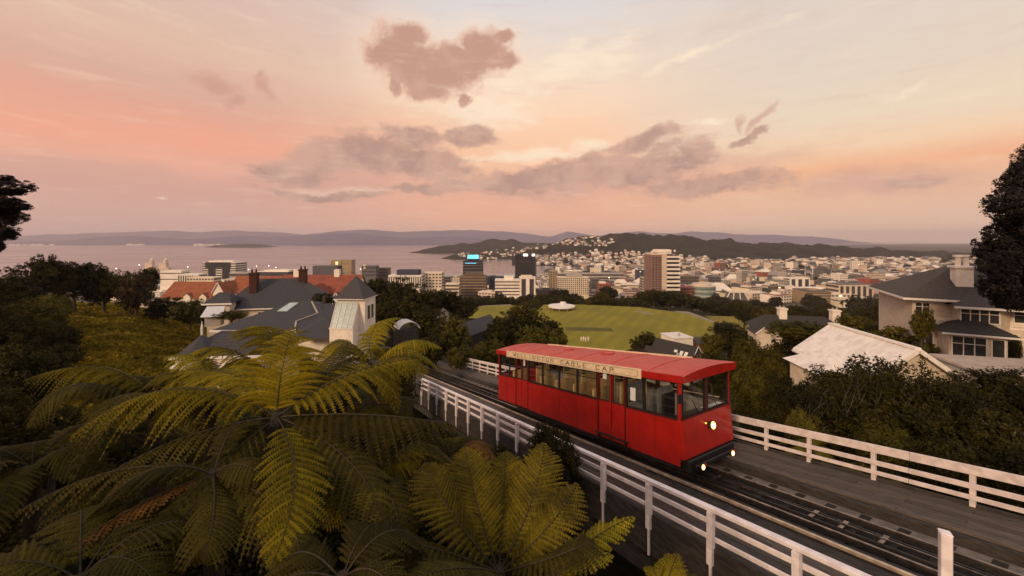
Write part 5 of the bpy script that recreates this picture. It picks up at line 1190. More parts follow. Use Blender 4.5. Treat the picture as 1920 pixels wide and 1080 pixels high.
tower(1460, 1480, 521, 820, 'white', 'plain white end wall left of the two bayed block', floors=2, wfrac=.05, depth=20, vb=546)
tower(1500, 1545, 540, 640, 'white', 'plain white slab beneath the framed block', floors=2, wfrac=.04, depth=12, vb=556)
tower(1335, 1352, 520, 800, 'slate', 'slim dark block behind the teal building', floors=5, depth=16, vb=540)
tower(1272, 1310, 519, 760, 'brown', 'brown slab just right of the tallest tower', floors=4, depth=16, vb=540)
tower(1205, 1222, 521, 640, 'grey', 'grey block at the left foot of the tallest tower', style='grid', floors=6, cols=4, depth=16, vb=550)
tower(1275, 1300, 540, 560, 'brick', 'small brick and white block right of the tallest tower', floors=3, depth=14, vb=556)
c = PX(1383, 560, 540); bz = gz(c.x, c.y) - 1
t = empty('white_frame_hall', (c.x, c.y, bz), 0, 'hall front of white sloping frames and three glass bays', 'building')
zt = (HOR - 548) / F * 540 - bz; b = MB()
for (x0, z0, x1, z1) in ((-16, zt - 10, -11, zt), (-11, zt, 9, zt), (9, zt, 15, zt - 10), (-5, zt, -6, zt - 10), (3, zt, 4, zt - 10)): b.beam((x0, 0, z0), (x1, 0, z1), 1.2, 1.2)
b.build('frame', WALLS['white'], t); b = MB(); b.add([(-15.5, .8, 0), (14.5, .8, 0), (14.5, .8, zt - 10), (9, .8, zt - .5), (-11, .8, zt - .5), (-15.5, .8, zt - 10), (-15.5, 8, 0), (14.5, 8, 0), (14.5, 8, zt - 10), (9, 8, zt - .5), (-11, 8, zt - .5), (-15.5, 8, zt - 10)],
    [(0, 1, 2, 3, 4, 5), (0, 6, 7, 1), (1, 7, 8, 2), (2, 8, 9, 3), (3, 9, 10, 4), (4, 10, 11, 5), (5, 11, 6, 0)]); b.build('glass_hall', WALLS['slate'], t)
# harbour stacks
for k, (u, lab) in enumerate(((283, 'left hazy ship superstructure with white dome and mast in the harbour'), (309, 'right hazy ship superstructure with white dome and mast in the harbour'))):
    c = PX(u, 503, 1500); t = empty('harbour_ship', (c.x, c.y, SEA), 0, lab, 'ship')
    b = MB(); b.box(-25, 20, -8, 8, 0, 8); b.build('hull', WALLS['dust'], t)
    b = MB(); b.box(-18, 10, -6, 6, 8, 26); b.cone((4, 0, 26), 9, 14, n=12, r2=5); b.build('superstructure', WALLS['dust'], t)
    b = MB(); b.cone((4, 0, 40), 5.5, 5, n=12, r2=2); b.build('dome', WALLS['white'], t)
    b = MB(); b.tube([(6, 0, 45), (6, 0, 62)], [1.0, .5], 6); b.box(2, 10, -.4, .4, 54, 56); b.build('mast', WALLS['dust'], t)
b = MB(); b.box(-760, 120, 1200, 1290, -121, -116.5); b.build('wharf', WALLS['grey']); tag(bpy.data.objects['wharf'], kind='structure')

# ------------------------------------------------------------------ generic city fabric
rc = random.Random(21)
pal = ['cream'] * 6 + ['white'] * 7 + ['dust'] * 7 + ['grey'] * 4 + ['pink'] * 2 + ['slate'] * 2 + ['tan'] * 2 + ['brown'] * 2 + ['brick'] + ['navy']
ROOFS = {k: mat('cityroof_' + k, c, None, .1, rough=.8) for k, c in {'grey': (.26, .23, .22), 'dark': (.08, .07, .065), 'rust': (.24, .11, .07), 'pale': (.74, .66, .58), 'green': (.14, .145, .12)}.items()}
WK = list(WALLS); RK = list(ROOFS)
allm = [WALLS[k] for k in WK] + [ROOFS[k] for k in RK] + [WIN, M['win_lit']]
def city_block(b, w, d, h, wall, roof, flat, fl, lit, ox=0, oy=0, oz=0, ca=1, sa=0, windows=True):
    def R(x, y, z): return (ox + x * ca - y * sa, oy + x * sa + y * ca, oz + z)
    wi = WK.index(wall); ri = len(WK) + RK.index(roof)
    b.box(-w / 2, w / 2, -d / 2, d / 2, 0, h, wi, fn=R)
    if flat:
        b.box(-w / 2 - .2, w / 2 + .2, -d / 2 - .2, d / 2 + .2, h, h + .5, ri, fn=R)
        if windows: b.box(-w * .2, w * .15, -d * .2, d * .2, h + .5, h + 2.4, wi, fn=R)
    else:
        rh = min(w, d) * .36
        if w >= d: v = [(-w / 2 - .4, -d / 2 - .4, h), (w / 2 + .4, -d / 2 - .4, h), (w / 2 + .4, d / 2 + .4, h), (-w / 2 - .4, d / 2 + .4, h), (-w / 2 + d * .3, 0, h + rh), (w / 2 - d * .3, 0, h + rh)]; f = [(0, 1, 5, 4), (1, 2, 5), (2, 3, 4, 5), (3, 0, 4)]
        else: v = [(-w / 2 - .4, -d / 2 - .4, h), (w / 2 + .4, -d / 2 - .4, h), (w / 2 + .4, d / 2 + .4, h), (-w / 2 - .4, d / 2 + .4, h), (0, -d / 2, h + rh), (0, d / 2, h + rh)]; f = [(0, 1, 4), (1, 2, 5, 4), (2, 3, 5), (3, 0, 4, 5)]
        b.add([R(*p_) for p_ in v], f, ri)
    if windows:
        fh = h / fl
        for k in range(fl):
            z0 = k * fh + fh * .3; nwin = max(2, int(w / 5)); cw = (w - 1) / nwin
            if fl > 3 and (int(w * 10) % 2):
                b.box(-w / 2 + .5, w / 2 - .5, -d / 2 - .12, -d / 2 + .05, z0, z0 + fh * .42, len(allm) - 2, fn=R)
            else:
                for i in range(nwin): b.box(-w / 2 + .5 + i * cw + cw * .2, -w / 2 + .5 + (i + 1) * cw - cw * .2, -d / 2 - .12, -d / 2 + .05, z0, z0 + fh * .45, len(allm) - (1 if rc.random() < lit else 2), fn=R)
cands = []
def add_c(n, ur, Yr, wr_, hr, flatp, fl, cond=None, kind='block'):
    k = 0; tries = 0
    while k < n and tries < n * 20:
        tries += 1; u = rc.uniform(*ur); Y = math.exp(rc.uniform(math.log(Yr[0]), math.log(Yr[1]))); x = (u - CX) / F * Y
        if cond and not cond(u, Y, x): continue
        z = G(x, Y)
        if z < SEA + 1: continue
        w = rc.uniform(*wr_); h = rc.uniform(*hr)
        cands.append(dict(x=x, y=Y, z=z - 1, w=w, d=w * rc.uniform(.6, 1.1), h=h + 1, wall=rc.choice(pal), roof=rc.choice(RK + ['pale', 'pale', 'grey', 'dark']), flat=rc.random() < flatp, fl=max(1, int(h / 3.4)), rz=rc.uniform(-.5, .5), kind=kind, u=u, top=HOR - (z + h) / Y * F)); k += 1
add_c(170, (1005, 1720), (560, 1050), (14, 34), (8, 20), .8, 4, lambda u, Y, x: True)
add_c(70, (1020, 1650), (900, 1500), (14, 32), (14, 32), .85, 6)
add_c(700, (1010, 1760), (1000, 1900), (10, 24), (5, 12), .35, 3)
add_c(60, (660, 1010), (560, 1150), (14, 36), (8, 20), .85, 4)
add_c(90, (230, 680), (560, 1230), (16, 44), (6, 14), .85, 3)
# hillside homes
def low_slope(u, Y, x):
    v = HOR - G(x, Y) / Y * F
    lim = float(np.interp(u, [1000, 1060, 1150, 1250, 1350, 1450, 1560, 1640, 1700], [476, 478, 473, 478, 488, 491, 489, 486, 488]))
    return v > lim + rc.gauss(0, 2.5)
def high_slope(u, Y, x):
    v = HOR - G(x, Y) / Y * F
    return v < 462 - (1120 - u) * .02 and (u < 1120 or v > 446)
add_c(760, (1000, 1720), (1720, 2150), (10, 19), (5, 9), .2, 2, low_slope, kind='house')
add_c(110, (1040, 1150), (1950, 2330), (9, 16), (5, 8), .2, 2, high_slope, kind='house')
add_c(70, (860, 1040), (2180, 2420), (10, 18), (5, 10), .2, 2, kind='house')
add_c(150, (1560, 1830), (900, 1900), (9, 18), (4, 8), .3, 2, kind='house')
add_c(18, (930, 1040), (3100, 3350), (12, 20), (5, 8), .2, 2, kind='house')
cands.sort(key=lambda c: -(c['w'] * c['h'] / c['y'] ** 2))
nb = {'block': 0, 'house': 0}; limit = {'block': 270, 'house': 230}
rest = MB(); resth = MB(); rows = []
for c in cands:
    k = c['kind']
    if nb[k] < limit[k]:
        nb[k] += 1; b = MB(); city_block(b, c['w'], c['d'], c['h'], c['wall'], c['roof'], c['flat'], c['fl'], .03)
        o = b.build('city_block' if k == 'block' else 'hillside_house', allm); o.location = (c['x'], c['y'], c['z']); o.rotation_euler = (0, 0, c['rz'])
        size = 'large' if c['w'] > 24 else 'mid-sized' if c['w'] > 16 else 'small'; tall = 'tall ' if c['h'] > 17 else ''
        wn = {'cream': 'cream', 'white': 'white', 'dust': 'dusty beige', 'grey': 'grey', 'pink': 'pinkish', 'slate': 'dark grey', 'tan': 'tan', 'brown': 'brown', 'brick': 'red brick', 'navy': 'navy'}[c['wall']]
        rn = {'grey': 'grey', 'dark': 'dark', 'rust': 'rusty red', 'pale': 'pale', 'green': 'green'}[c['roof']]
        pl = 'left of the grid windowed slab' if c['u'] < 1046 else 'left of the tallest tower' if c['u'] < 1220 else 'just right of the tallest tower' if c['u'] < 1360 else 'beyond the cottage' if c['u'] < 1560 else 'beside the big house roof'
        if k == 'block': tag(o, f"{size} {tall}{wn} block with {rn} {'flat' if c['flat'] else 'pitched'} roof, {pl}", 'building', 'city blocks between the park and the wooded hill')
        else: tag(o, f"{wn} house, {rn} roof, below the wooded hill {pl}", 'house', 'houses on the slopes below the wooded hill')
    else:
        city_block(rest if k == 'block' else resth, c['w'], c['d'], c['h'], c['wall'], c['roof'], c['flat'], c['fl'], .03, c['x'], c['y'], c['z'], math.cos(c['rz']), math.sin(c['rz']), windows=False)
for mbx, nm, lab in ((rest, 'distant_city_blocks', 'mass of small distant city buildings'), (resth, 'distant_hillside_houses', 'mass of tiny distant hillside houses')):
    if mbx.v: o = mbx.build(nm, allm); tag(o, lab, 'buildings', kind='stuff')
# lights
lampm = MB(); lampm.cone((0, 0, -1), .8, 1.6, n=6, r2=.8)
def lamps():
    pm_ = MB(); pm_.tube([(0, 0, -12), (0, 0, 0)], .15, 5, 0); pm_.cone((0, 0, -.2), 1.0, 1.6, n=8, r2=1.0, mi=1)
    me = bpy.data.meshes.new('harbour_lamp'); me.from_pydata(pm_.v, [], pm_.f); me.materials.append(M['dark_metal']); me.materials.append(M['lamp_far']); me.polygons.foreach_set('material_index', pm_.m)
    spots = [(190, 500, 900), (218, 504, 900), (261, 497, 1000), (352, 501, 1000), (445, 499, 1100), (456, 502, 1000), (466, 506, 900), (504, 499, 1100), (517, 502, 1000), (481, 499.5, 1100), (676, 505, 900), (1178, 512, 1200), (1240, 510, 1300), (1142, 521, 900), (1160, 516, 1000), (1200, 528, 800), (1640, 507, 1400), (1320, 531, 800), (1420, 519, 1100), (1560, 515, 1100), (1290, 523, 900), (1095, 538, 800)]
    for (u, v, Y) in spots:
        c = PX(u, v, Y); o = link_mesh('street_lamp', me, None, tuple(c)); tag(o, 'lit street lamp glowing above the harbour side of the city', 'lamp', 'lit lamps across the city')
lamps()
fs = MB()
for k in range(46):
    u = rc.choice([rc.uniform(20, 115), rc.uniform(365, 425), rc.uniform(240, 270)]); Y = 7350 + rc.uniform(-100, 60); x = (u - CX) / F * Y; w = rc.uniform(15, 50)
    fs.box(x - w, x + w, Y, Y + 20, SEA, SEA + rc.uniform(10, 28))
o = fs.build('far_shore_town', WALLS['white']); tag(o, 'line of tiny pale buildings along the far harbour shore', 'buildings', kind='stuff')

# ------------------------------------------------------------------ trees
# row beyond the playing field
rt = random.Random(5)
u = 868
while u < 1405:
    wpx = rt.uniform(34, 62); vt = rt.uniform(548, 560) + (6 if u < 1000 else 0) - (10 if 1200 < u < 1290 else 0) + max(0, (u - 1300) * .1); Y = rt.uniform(226, 245)
    tree(u - wpx / 2, u + wpx / 2, vt, vt + rt.uniform(26, 34), Y, 'mid', ('wide ' if wpx > 48 else 'narrow ') + 'dark tree behind the ' + ('left part' if u < 1040 else 'middle' if u < 1200 else 'right part') + ' of the playing field', 'belt of trees behind the playing field'); u += wpx * rt.uniform(.30, .48)
u = 1395
while u < 1760:
    wpx = rt.uniform(40, 74); vt = rt.uniform(563, 578); Y = rt.uniform(110, 170)
    tree(u - wpx / 2, u + wpx / 2, vt, vt + rt.uniform(28, 44), Y, 'mid', 'dark tree between the cottage and the city', 'trees between the long roofed cottage and the city'); u += wpx * .42
for (u0, u1, vt, vb, Y, lb) in [(700, 790, 516, 600, 95, 'tallest dark tree right of the pale tower roof'), (740, 830, 528, 612, 92, 'wide dark tree above the tiny white cottage'), (660, 740, 520, 580, 100, 'dark tree touching the right edge of the pale tower roof'),
        (790, 872, 538, 602, 108, 'dark tree below the brown ledged block'), (820, 900, 552, 600, 130, 'dark tree at the left end of the park path'), (700, 770, 560, 620, 70, 'dark tree directly behind the pale curved canopy'),
        (760, 850, 575, 640, 66, 'dark tree just below the tiny white cottage'), (845, 905, 560, 596, 160, 'dark tree beside the left piece of the playing field'), (630, 700, 560, 600, 80, 'low dark tree hidden behind the pale tower walls')]:
    tree(u0, u1, vt, vb, Y, 'dark' if rt.random() < .6 else 'mid', lb, 'wooded bank behind the pale tower')
tree(1020, 1078, 540, 575, 240, 'dark', 'darker dome shaped tree in front of the white block below the black tower', 'belt of trees behind the playing field')
tree(898, 990, 582, 658, 55, 'dark', 'left dark tree of the big clump at the near corner of the field')
tree(945, 1032, 563, 655, 60, 'mid', 'tallest tree of the big clump at the near corner of the field')
tree(985, 1068, 592, 664, 58, 'dark', 'right dark tree of the big clump sloping down to the carriage')
tree(950, 1068, 612, 680, 48, 'olive', 'lighter olive round tree just above the carriage roof')
tree(800, 886, 588, 672, 50, 'olive', 'olive tree left of the long dark roof near the path')
tree(868, 960, 636, 690, 42, 'olive', 'low olive shrub above the start of the far railing', name='shrub', cat='shrub')
tree(770, 850, 622, 690, 40, 'dark', 'dark shrub beside the track where it disappears', name='shrub', cat='shrub')
tree(826, 900, 650, 690, 37, 'olive', 'small olive shrub at the end of the far railing', name='shrub', cat='shrub')
tree(690, 798, 648, 800, 21, 'near_dark', 'dark shrub at the left end of the near railing', name='shrub', cat='shrub')
tree(740, 806, 640, 700, 30, 'near_olive', 'olive shrub beside the left edge of the far part of the track', name='shrub', cat='shrub')
tree(1172, 1240, 619, 676, 72, 'dark', 'single dark tree standing at the near edge of the field')
tree(1095, 1140, 655, 680, 60, 'red', 'low brown shrub at the near field edge above the carriage', name='shrub', cat='shrub')
tree(1150, 1230, 648, 700, 55, 'red', 'brownish shrub behind the middle of the carriage roof', name='shrub', cat='shrub')
for i, (u0, u1, vt, vb, Y, k_, lab) in enumerate([(1306, 1366, 624, 680, 60, 'olive', 'olive tree right of the skylight house'), (1345, 1420, 612, 690, 64, 'dark', 'dark tree between skylight house and cottage'), (1370, 1450, 628, 720, 50, 'olive', 'olive tree below the cottage gable'),
        (1300, 1372, 660, 730, 40, 'dark', 'dark shrub directly behind the carriage front'), (1330, 1400, 605, 630, 90, 'dark', 'small dark tree on the bank beside the yellow lawn')]):
    tree(u0, u1, vt, vb, Y, k_, lab)
tree(1428, 1572, 598, 740, 41, 'dark', 'large dome shaped clipped dark tree left of the white roof')
tree(1440, 1556, 600, 640, 40.5, 'olive', 'olive crown top of the large domed tree left of the white roof')
for i, (u0, u1, vt, vb, Y, k_, lab) in enumerate([(1560, 1650, 588, 650, 58, 'olive', 'olive tree behind the white roof ridge'), (1630, 1712, 596, 660, 52, 'dark', 'dark tree right of the white roof ridge'), (1640, 1752, 612, 690, 35, 'yellow', 'yellow-green tree against the big house corner'),
        (1598, 1690, 614, 680, 38, 'olive', 'olive tree just above the right slope of the white roof'), (1706, 1752, 572, 640, 31, 'olive', 'thin tree in front of the left wing of the big house'), (1660, 1760, 640, 730, 30, 'dark', 'dark shrub between the white roof and the big house'),
        (1662, 1706, 545, 585, 120, 'dark', 'dark pointed tree above the left wing of the big house')]):
    tree(u0, u1, vt, vb, Y, k_, lab)
# shrubs behind the right railing
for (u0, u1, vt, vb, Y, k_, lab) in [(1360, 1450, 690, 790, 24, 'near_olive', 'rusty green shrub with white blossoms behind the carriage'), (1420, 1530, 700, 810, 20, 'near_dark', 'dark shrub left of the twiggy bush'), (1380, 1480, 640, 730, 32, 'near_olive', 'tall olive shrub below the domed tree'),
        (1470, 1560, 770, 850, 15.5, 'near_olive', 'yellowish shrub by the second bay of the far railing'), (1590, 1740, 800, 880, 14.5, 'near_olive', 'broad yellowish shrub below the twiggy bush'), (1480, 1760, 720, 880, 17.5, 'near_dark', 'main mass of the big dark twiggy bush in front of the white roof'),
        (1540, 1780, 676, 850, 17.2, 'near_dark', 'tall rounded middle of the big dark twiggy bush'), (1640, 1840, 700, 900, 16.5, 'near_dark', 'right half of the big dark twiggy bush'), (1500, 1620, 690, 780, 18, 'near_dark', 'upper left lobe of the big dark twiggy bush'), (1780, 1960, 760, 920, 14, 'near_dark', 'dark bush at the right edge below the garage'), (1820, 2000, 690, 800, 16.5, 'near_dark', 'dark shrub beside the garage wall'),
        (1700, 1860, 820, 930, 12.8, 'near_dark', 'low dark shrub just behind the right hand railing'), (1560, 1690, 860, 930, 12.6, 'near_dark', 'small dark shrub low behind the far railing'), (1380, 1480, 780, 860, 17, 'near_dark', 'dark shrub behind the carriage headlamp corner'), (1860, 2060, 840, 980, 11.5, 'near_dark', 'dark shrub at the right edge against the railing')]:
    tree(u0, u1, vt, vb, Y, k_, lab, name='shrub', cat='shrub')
# twigs standing out of the bush
tw = MB(); rq = random.Random(3); lv = []; ln_ = []
for k in range(150):
    u = rq.uniform(1500, 1860); vt = 684 + abs(u - 1660) * .30 + rq.uniform(-28, 20); Y = rq.uniform(15.5, 18)
    p0 = PX(u, vt + 60, Y); p1 = p0 + Vector((rq.uniform(-.5, .9), rq.uniform(-.4, .4), rq.uniform(.9, 1.7))); pm = (p0 + p1) / 2 + Vector((rq.uniform(-.15, .15), 0, .1))
    tw.tube([p0, pm, p1], [.014, .009, .004], 4)
    for j in range(34):
        s_ = rq.uniform(.3, 1); q_ = p0.lerp(p1, s_); lv.append((q_.x + rq.gauss(0, .06), q_.y + rq.gauss(0, .06), q_.z + rq.gauss(0, .06))); ln_.append((rq.gauss(0, 1), rq.gauss(0, 1), .5))
base = PX(1660, 800, 16.5); tb = empty('twiggy_bush_top', (base.x, base.y, gz(base.x, base.y)), 0, 'loose twigs rising above the big dark bush before the white roof', 'bush')
off = Vector(tb.location)
tw.v = [tuple(Vector(p_) - off) for p_ in tw.v]; tw.build('twigs', M['bark'], tb, kind='stuff')
V_, F_ = leaf_quads(np.random.RandomState(3), np.array(lv) - np.array(off), np.array(ln_), np.full(len(lv), .06), 2.6)
o = link_mesh('leaves', np_mesh('leaves', V_, F_, M['leaf_dark']), tb); o['kind'] = 'stuff'
# left hillside trees
for (u0, u1, vt, vb, Y, k_, lab) in [(-70, 60, 500, 620, 46, 'dark', 'dark tree at the left edge below the silhouetted branch'), (40, 130, 474, 560, 62, 'dark', 'highest dark bush on the left skyline'), (90, 190, 487, 570, 66, 'dark', 'second dark tree from the left on the skyline'),
        (150, 240, 500, 575, 70, 'mid', 'olive dark tree in the middle of the left skyline'), (205, 262, 510, 562, 78, 'mid', 'small dark tree at the top of the grassy hill'), (222, 292, 505, 590, 68, 'red', 'leafless brown tree at the crest of the grassy hill'),
        (262, 300, 500, 545, 92, 'dark', 'small dark tree right of the leafless brown tree'), (-60, 90, 560, 690, 30, 'near_dark', 'broad dark tree low on the left slope'), (30, 128, 545, 640, 42, 'near_olive', 'olive bush at the left edge of the grass'), (40, 138, 600, 675, 36, 'near_dark', 'dark bush spreading over the grass at left'),
        (-40, 130, 640, 780, 18, 'near_dark', 'dark shrub behind the left fern fronds'), (-120, 60, 720, 900, 11, 'near_dark', 'dark leafy shrub at the left edge halfway down'), (20, 170, 760, 900, 12, 'near_dark', 'dark shrub beneath the long left fern frond'), (-100, 40, 880, 1060, 8, 'near_dark', 'dark shrub in the lower left corner'),
        (270, 345, 556, 606, 74, 'dark', 'low hedge below the orange roof, left end'), (318, 396, 560, 612, 70, 'mid', 'low hedge below the orange roof, middle'), (372, 450, 560, 622, 60, 'dark', 'low hedge below the orange roof beside the villa'), (580, 626, 548, 590, 52, 'dark', 'small dark tree between the villa and the pale tower'),
        (400, 470, 582, 600, 50, 'mid', 'low shrub in front of the villa bay window')]:
    tree(u0, u1, vt, vb, Y, k_, lab)
# silhouettes at both edges
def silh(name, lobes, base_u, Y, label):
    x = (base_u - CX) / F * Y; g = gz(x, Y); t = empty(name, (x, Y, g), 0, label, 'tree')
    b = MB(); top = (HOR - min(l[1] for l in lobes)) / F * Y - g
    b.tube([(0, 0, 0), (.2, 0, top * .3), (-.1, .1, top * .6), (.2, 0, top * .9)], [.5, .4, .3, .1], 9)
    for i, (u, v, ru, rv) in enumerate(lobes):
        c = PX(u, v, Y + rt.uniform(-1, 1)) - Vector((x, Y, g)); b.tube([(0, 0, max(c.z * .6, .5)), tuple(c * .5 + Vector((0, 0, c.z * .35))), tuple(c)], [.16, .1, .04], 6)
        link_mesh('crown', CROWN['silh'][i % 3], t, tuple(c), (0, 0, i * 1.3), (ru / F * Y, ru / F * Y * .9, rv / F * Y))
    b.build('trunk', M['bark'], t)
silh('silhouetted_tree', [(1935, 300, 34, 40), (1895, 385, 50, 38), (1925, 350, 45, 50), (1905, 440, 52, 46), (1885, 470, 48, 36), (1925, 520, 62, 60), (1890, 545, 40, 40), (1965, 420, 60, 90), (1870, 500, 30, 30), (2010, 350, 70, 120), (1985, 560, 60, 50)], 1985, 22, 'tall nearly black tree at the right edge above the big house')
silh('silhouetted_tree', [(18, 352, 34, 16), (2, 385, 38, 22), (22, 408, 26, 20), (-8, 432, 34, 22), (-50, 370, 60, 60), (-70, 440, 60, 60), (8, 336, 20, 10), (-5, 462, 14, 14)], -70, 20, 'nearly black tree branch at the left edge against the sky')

# ------------------------------------------------------------------ tree ferns
def frond_mesh(pts, width, m, seed, npair=26, droop=.35, up=None, narrow=1.0):
    """pts: three local points (quadratic curve) of the rachis"""
    r = np.random.RandomState(seed); p0, p1, p2 = [np.array(p_, float) for p_ in pts]
    def B(t): return (1 - t) ** 2 * p0 + 2 * t * (1 - t) * p1 + t * t * p2
    def dB(t): d = 2 * (1 - t) * (p1 - p0) + 2 * t * (p2 - p1); return d / (np.linalg.norm(d) + 1e-9)
    V = []; Fq = []; MI = []; npair = int(npair * (.70 if npair > 26 else .85))
    RL = sum(np.linalg.norm(B((k_ + 1) / 12) - B(k_ / 12)) for k_ in range(12)); sp = .9 * RL / npair
    # rachis as a 4-sided tube
    n = 14
    prev = None
    for i in range(n + 1):
        t = i / n; c = B(t); d = dB(t); s_ = np.cross(d, [0, 0, 1]); 
        if np.linalg.norm(s_) < .1: s_ = np.cross(d, [1, 0, 0])
        s_ /= np.linalg.norm(s_); u_ = np.cross(s_, d); w = .011 * (1 - t * .8)
        k = len(V); V += [c + s_ * w, c + u_ * w * 1.3, c - s_ * w, c - u_ * w]
        if prev is not None:
            for e in range(4): Fq.append((prev + e, prev + (e + 1) % 4, k + (e + 1) % 4, k + e)); MI.append(1)
        prev = k
    tilt = r.uniform(-.18, .18)
    for i in range(npair):
        t = .10 + .90 * (i + .5) / npair
        shape = min(1, (t - .02) / .30) ** .7 * (1 - max(0, (t - .42) / .58) ** 1.7) ** .9
        L = width * (shape * .96 + .04); c0 = B(t); d = dB(t); s_ = np.cross(d, [0, 0, 1])
        if np.linalg.norm(s_) < .15: s_ = np.cross(d, [0, 1, 0])
        s_ /= np.linalg.norm(s_); u_ = np.cross(s_, d)
        if up is not None: u0 = np.array(up, float); s_ = np.cross(d, u0); s_ /= np.linalg.norm(s_) + 1e-9; u_ = np.cross(s_, d)
        for sg in (-1, 1):
            Lp = L * r.uniform(.84, 1.08)
            fwd = .42 + .35 * t; out = s_ * sg * (1 - .1 * t) + d * fwd * .9 + u_ * .10 + u_ * sg * tilt
            out /= np.linalg.norm(out); dz = droop * r.uniform(.7, 1.4)
            m_ = max(5, int(Lp / .027)); pw = min(.110, sp * .56) * (.65 + .35 * min(1, Lp / width)) * narrow
            pn = np.cross(out, u_); pn /= np.linalg.norm(pn) + 1e-9
            g_ = np.array([0, 0, -1.0])
            def PC(f): return c0 + out * Lp * f + g_ * dz * Lp * f * f + d * Lp * .12 * f * f
            strip = None
            for j in range(m_ + 1):
                f = j / m_; c = PC(f)
                tang = out + g_ * dz * 2 * f; tang /= np.linalg.norm(tang)
                q_ = np.cross(tang, u_); q_ /= np.linalg.norm(q_) + 1e-9
                ln = pw * (1 - f ** 2.2) ** .8 + .004; hw = Lp / m_ * .52; k = len(V)
                V += [c - q_ * ln * .30 - u_ * ln * .12, c, c + q_ * ln * .30 - u_ * ln * .12]
                if strip is not None:
                    Fq.append((strip, strip + 1, k + 1, k)); Fq.append((strip + 1, strip + 2, k + 2, k + 1)); MI += [0, 0]
                strip = k
                if j == m_: break
                for s2 in (-1, 1):
                    l2 = ln * r.uniform(.82, 1.22); a_ = c + q_ * s2 * ln * .22 - u_ * ln * .08; b_ = a_ + tang * hw * 1.75
                    tip = c + q_ * s2 * l2 + tang * (l2 * .34) - u_ * l2 * .50
                    k = len(V); V += [a_, b_, tip + tang * hw * .72, tip - tang * hw * .28]
                    Fq.append((k, k + 1, k + 2, k + 3) if s2 > 0 else (k + 3, k + 2, k + 1, k)); MI.append(0)
    return np_mesh('frond', np.array(V), Fq, [m, M['rachis']], MI)
fs_seed = [0]
def frond(root, wp, width, mk, npair=26, droop=.35, label=None, up=None, narrow=1.0):
    """wp: world points (base, control, tip)"""
    fs_seed[0] += 1; off_ = Vector(root.location)
    me = frond_mesh([tuple(Vector(p_) - off_) for p_ in wp], width, M[mk], fs_seed[0], npair, droop, up, narrow)
    o = link_mesh('frond', me, root)
    if label: o['label'] = label
    return o
def tree_fern(u, v, Y, label, fronds, auto=0, alen=2.2, awidth=.5, mk='fern', autodir=None, seed=1):
    c = PX(u, v, Y); g = min(gz(c.x, c.y), c.z - .8); root = empty('tree_fern', (c.x, c.y, g), 0, label, 'fern')
    b = MB(); H_ = c.z - g; b.tube([(.05, 0, -.3), (0, .02, H_ * .4), (0, 0, H_ - .1), (0, 0, H_ + .05)], [.16, .11, .10, .06], 10); b.build('trunk', M['fern_trunk'], root)
    for f in fronds:
        (cu, cv, cY), (tu, tv, tY), wd, mk_ = f[:4]; kw = f[4] if len(f) > 4 else {}
        # control point from the wanted middle of the curve
        mid = PX(cu, cv, cY); tip = PX(tu, tv, tY); ctrl = mid * 2 - (c + tip) / 2
        frond(root, (c, ctrl, tip), wd, mk_, **kw)
    rr = random.Random(seed)
    for k in range(auto):
        a_ = (k + rr.uniform(-.25, .25)) / auto * 6.283 if autodir is None else math.radians(autodir[0] + (autodir[1] - autodir[0]) * (k + .5) / auto)
        L = alen * rr.uniform(.8, 1.1); hd = Vector((math.sin(a_), math.cos(a_), 0)); rise = rr.uniform(.22, .42)
        ctrl = c + hd * L * .5 + Vector((0, 0, L * rise * 1.6)); tip = c + hd * L * .95 + Vector((0, 0, -L * rr.uniform(.05, .4)))
        frond(root, (c, ctrl, tip), awidth * rr.uniform(.85, 1.1), mk)
    return root
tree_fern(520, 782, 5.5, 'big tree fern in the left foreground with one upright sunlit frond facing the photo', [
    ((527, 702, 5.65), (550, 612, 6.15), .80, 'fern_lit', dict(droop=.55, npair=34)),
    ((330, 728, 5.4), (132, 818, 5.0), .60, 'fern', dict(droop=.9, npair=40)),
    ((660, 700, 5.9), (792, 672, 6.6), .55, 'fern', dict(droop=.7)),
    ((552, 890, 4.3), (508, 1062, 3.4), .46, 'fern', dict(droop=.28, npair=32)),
    ((300, 838, 5.0), (70, 985, 4.4), .50, 'fern_shaded', dict(droop=.9)),
    ((700, 778, 5.3), (868, 800, 5.4), .55, 'fern_shaded', dict(droop=1.0)),
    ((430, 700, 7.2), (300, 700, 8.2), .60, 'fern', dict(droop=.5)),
    ((380, 900, 4.5), (250, 1060, 3.8), .50, 'fern_shaded', dict(droop=.6)),
    ((650, 860, 4.8), (720, 990, 4.2), .50, 'fern_shaded', dict(droop=.6)),
    ((610, 690, 6.8), (650, 640, 8.0), .6, 'fern_shaded', dict(droop=.6))], seed=2)
tree_fern(500, 700, 8.6, 'tree fern behind the upright frond with pale tips against the grey roof', [
    ((500, 618, 9.0), (450, 625, 9.6), .8, 'fern', dict(droop=.6)), ((400, 650, 8.6), (330, 700, 8.4), .6, 'fern', dict(droop=.7))], auto=3, alen=1.6, awidth=.45, seed=5)
tree_fern(395, 730, 8.0, 'yellow-green tree fern left of the upright frond below the annexe', [
    ((370, 672, 8.2), (308, 670, 8.2), .5, 'fern_sun_yellow', dict(droop=.7)), ((430, 690, 7.8), (470, 740, 7.2), .45, 'fern_sun_yellow', dict(droop=.7)), ((385, 700, 7.5), (365, 745, 6.8), .42, 'fern_sun_yellow', dict(droop=.5)),
    ((350, 705, 7.8), (292, 740, 7.4), .45, 'fern', dict(droop=.7))], auto=6, alen=1.5, awidth=.4, mk='fern', seed=6)
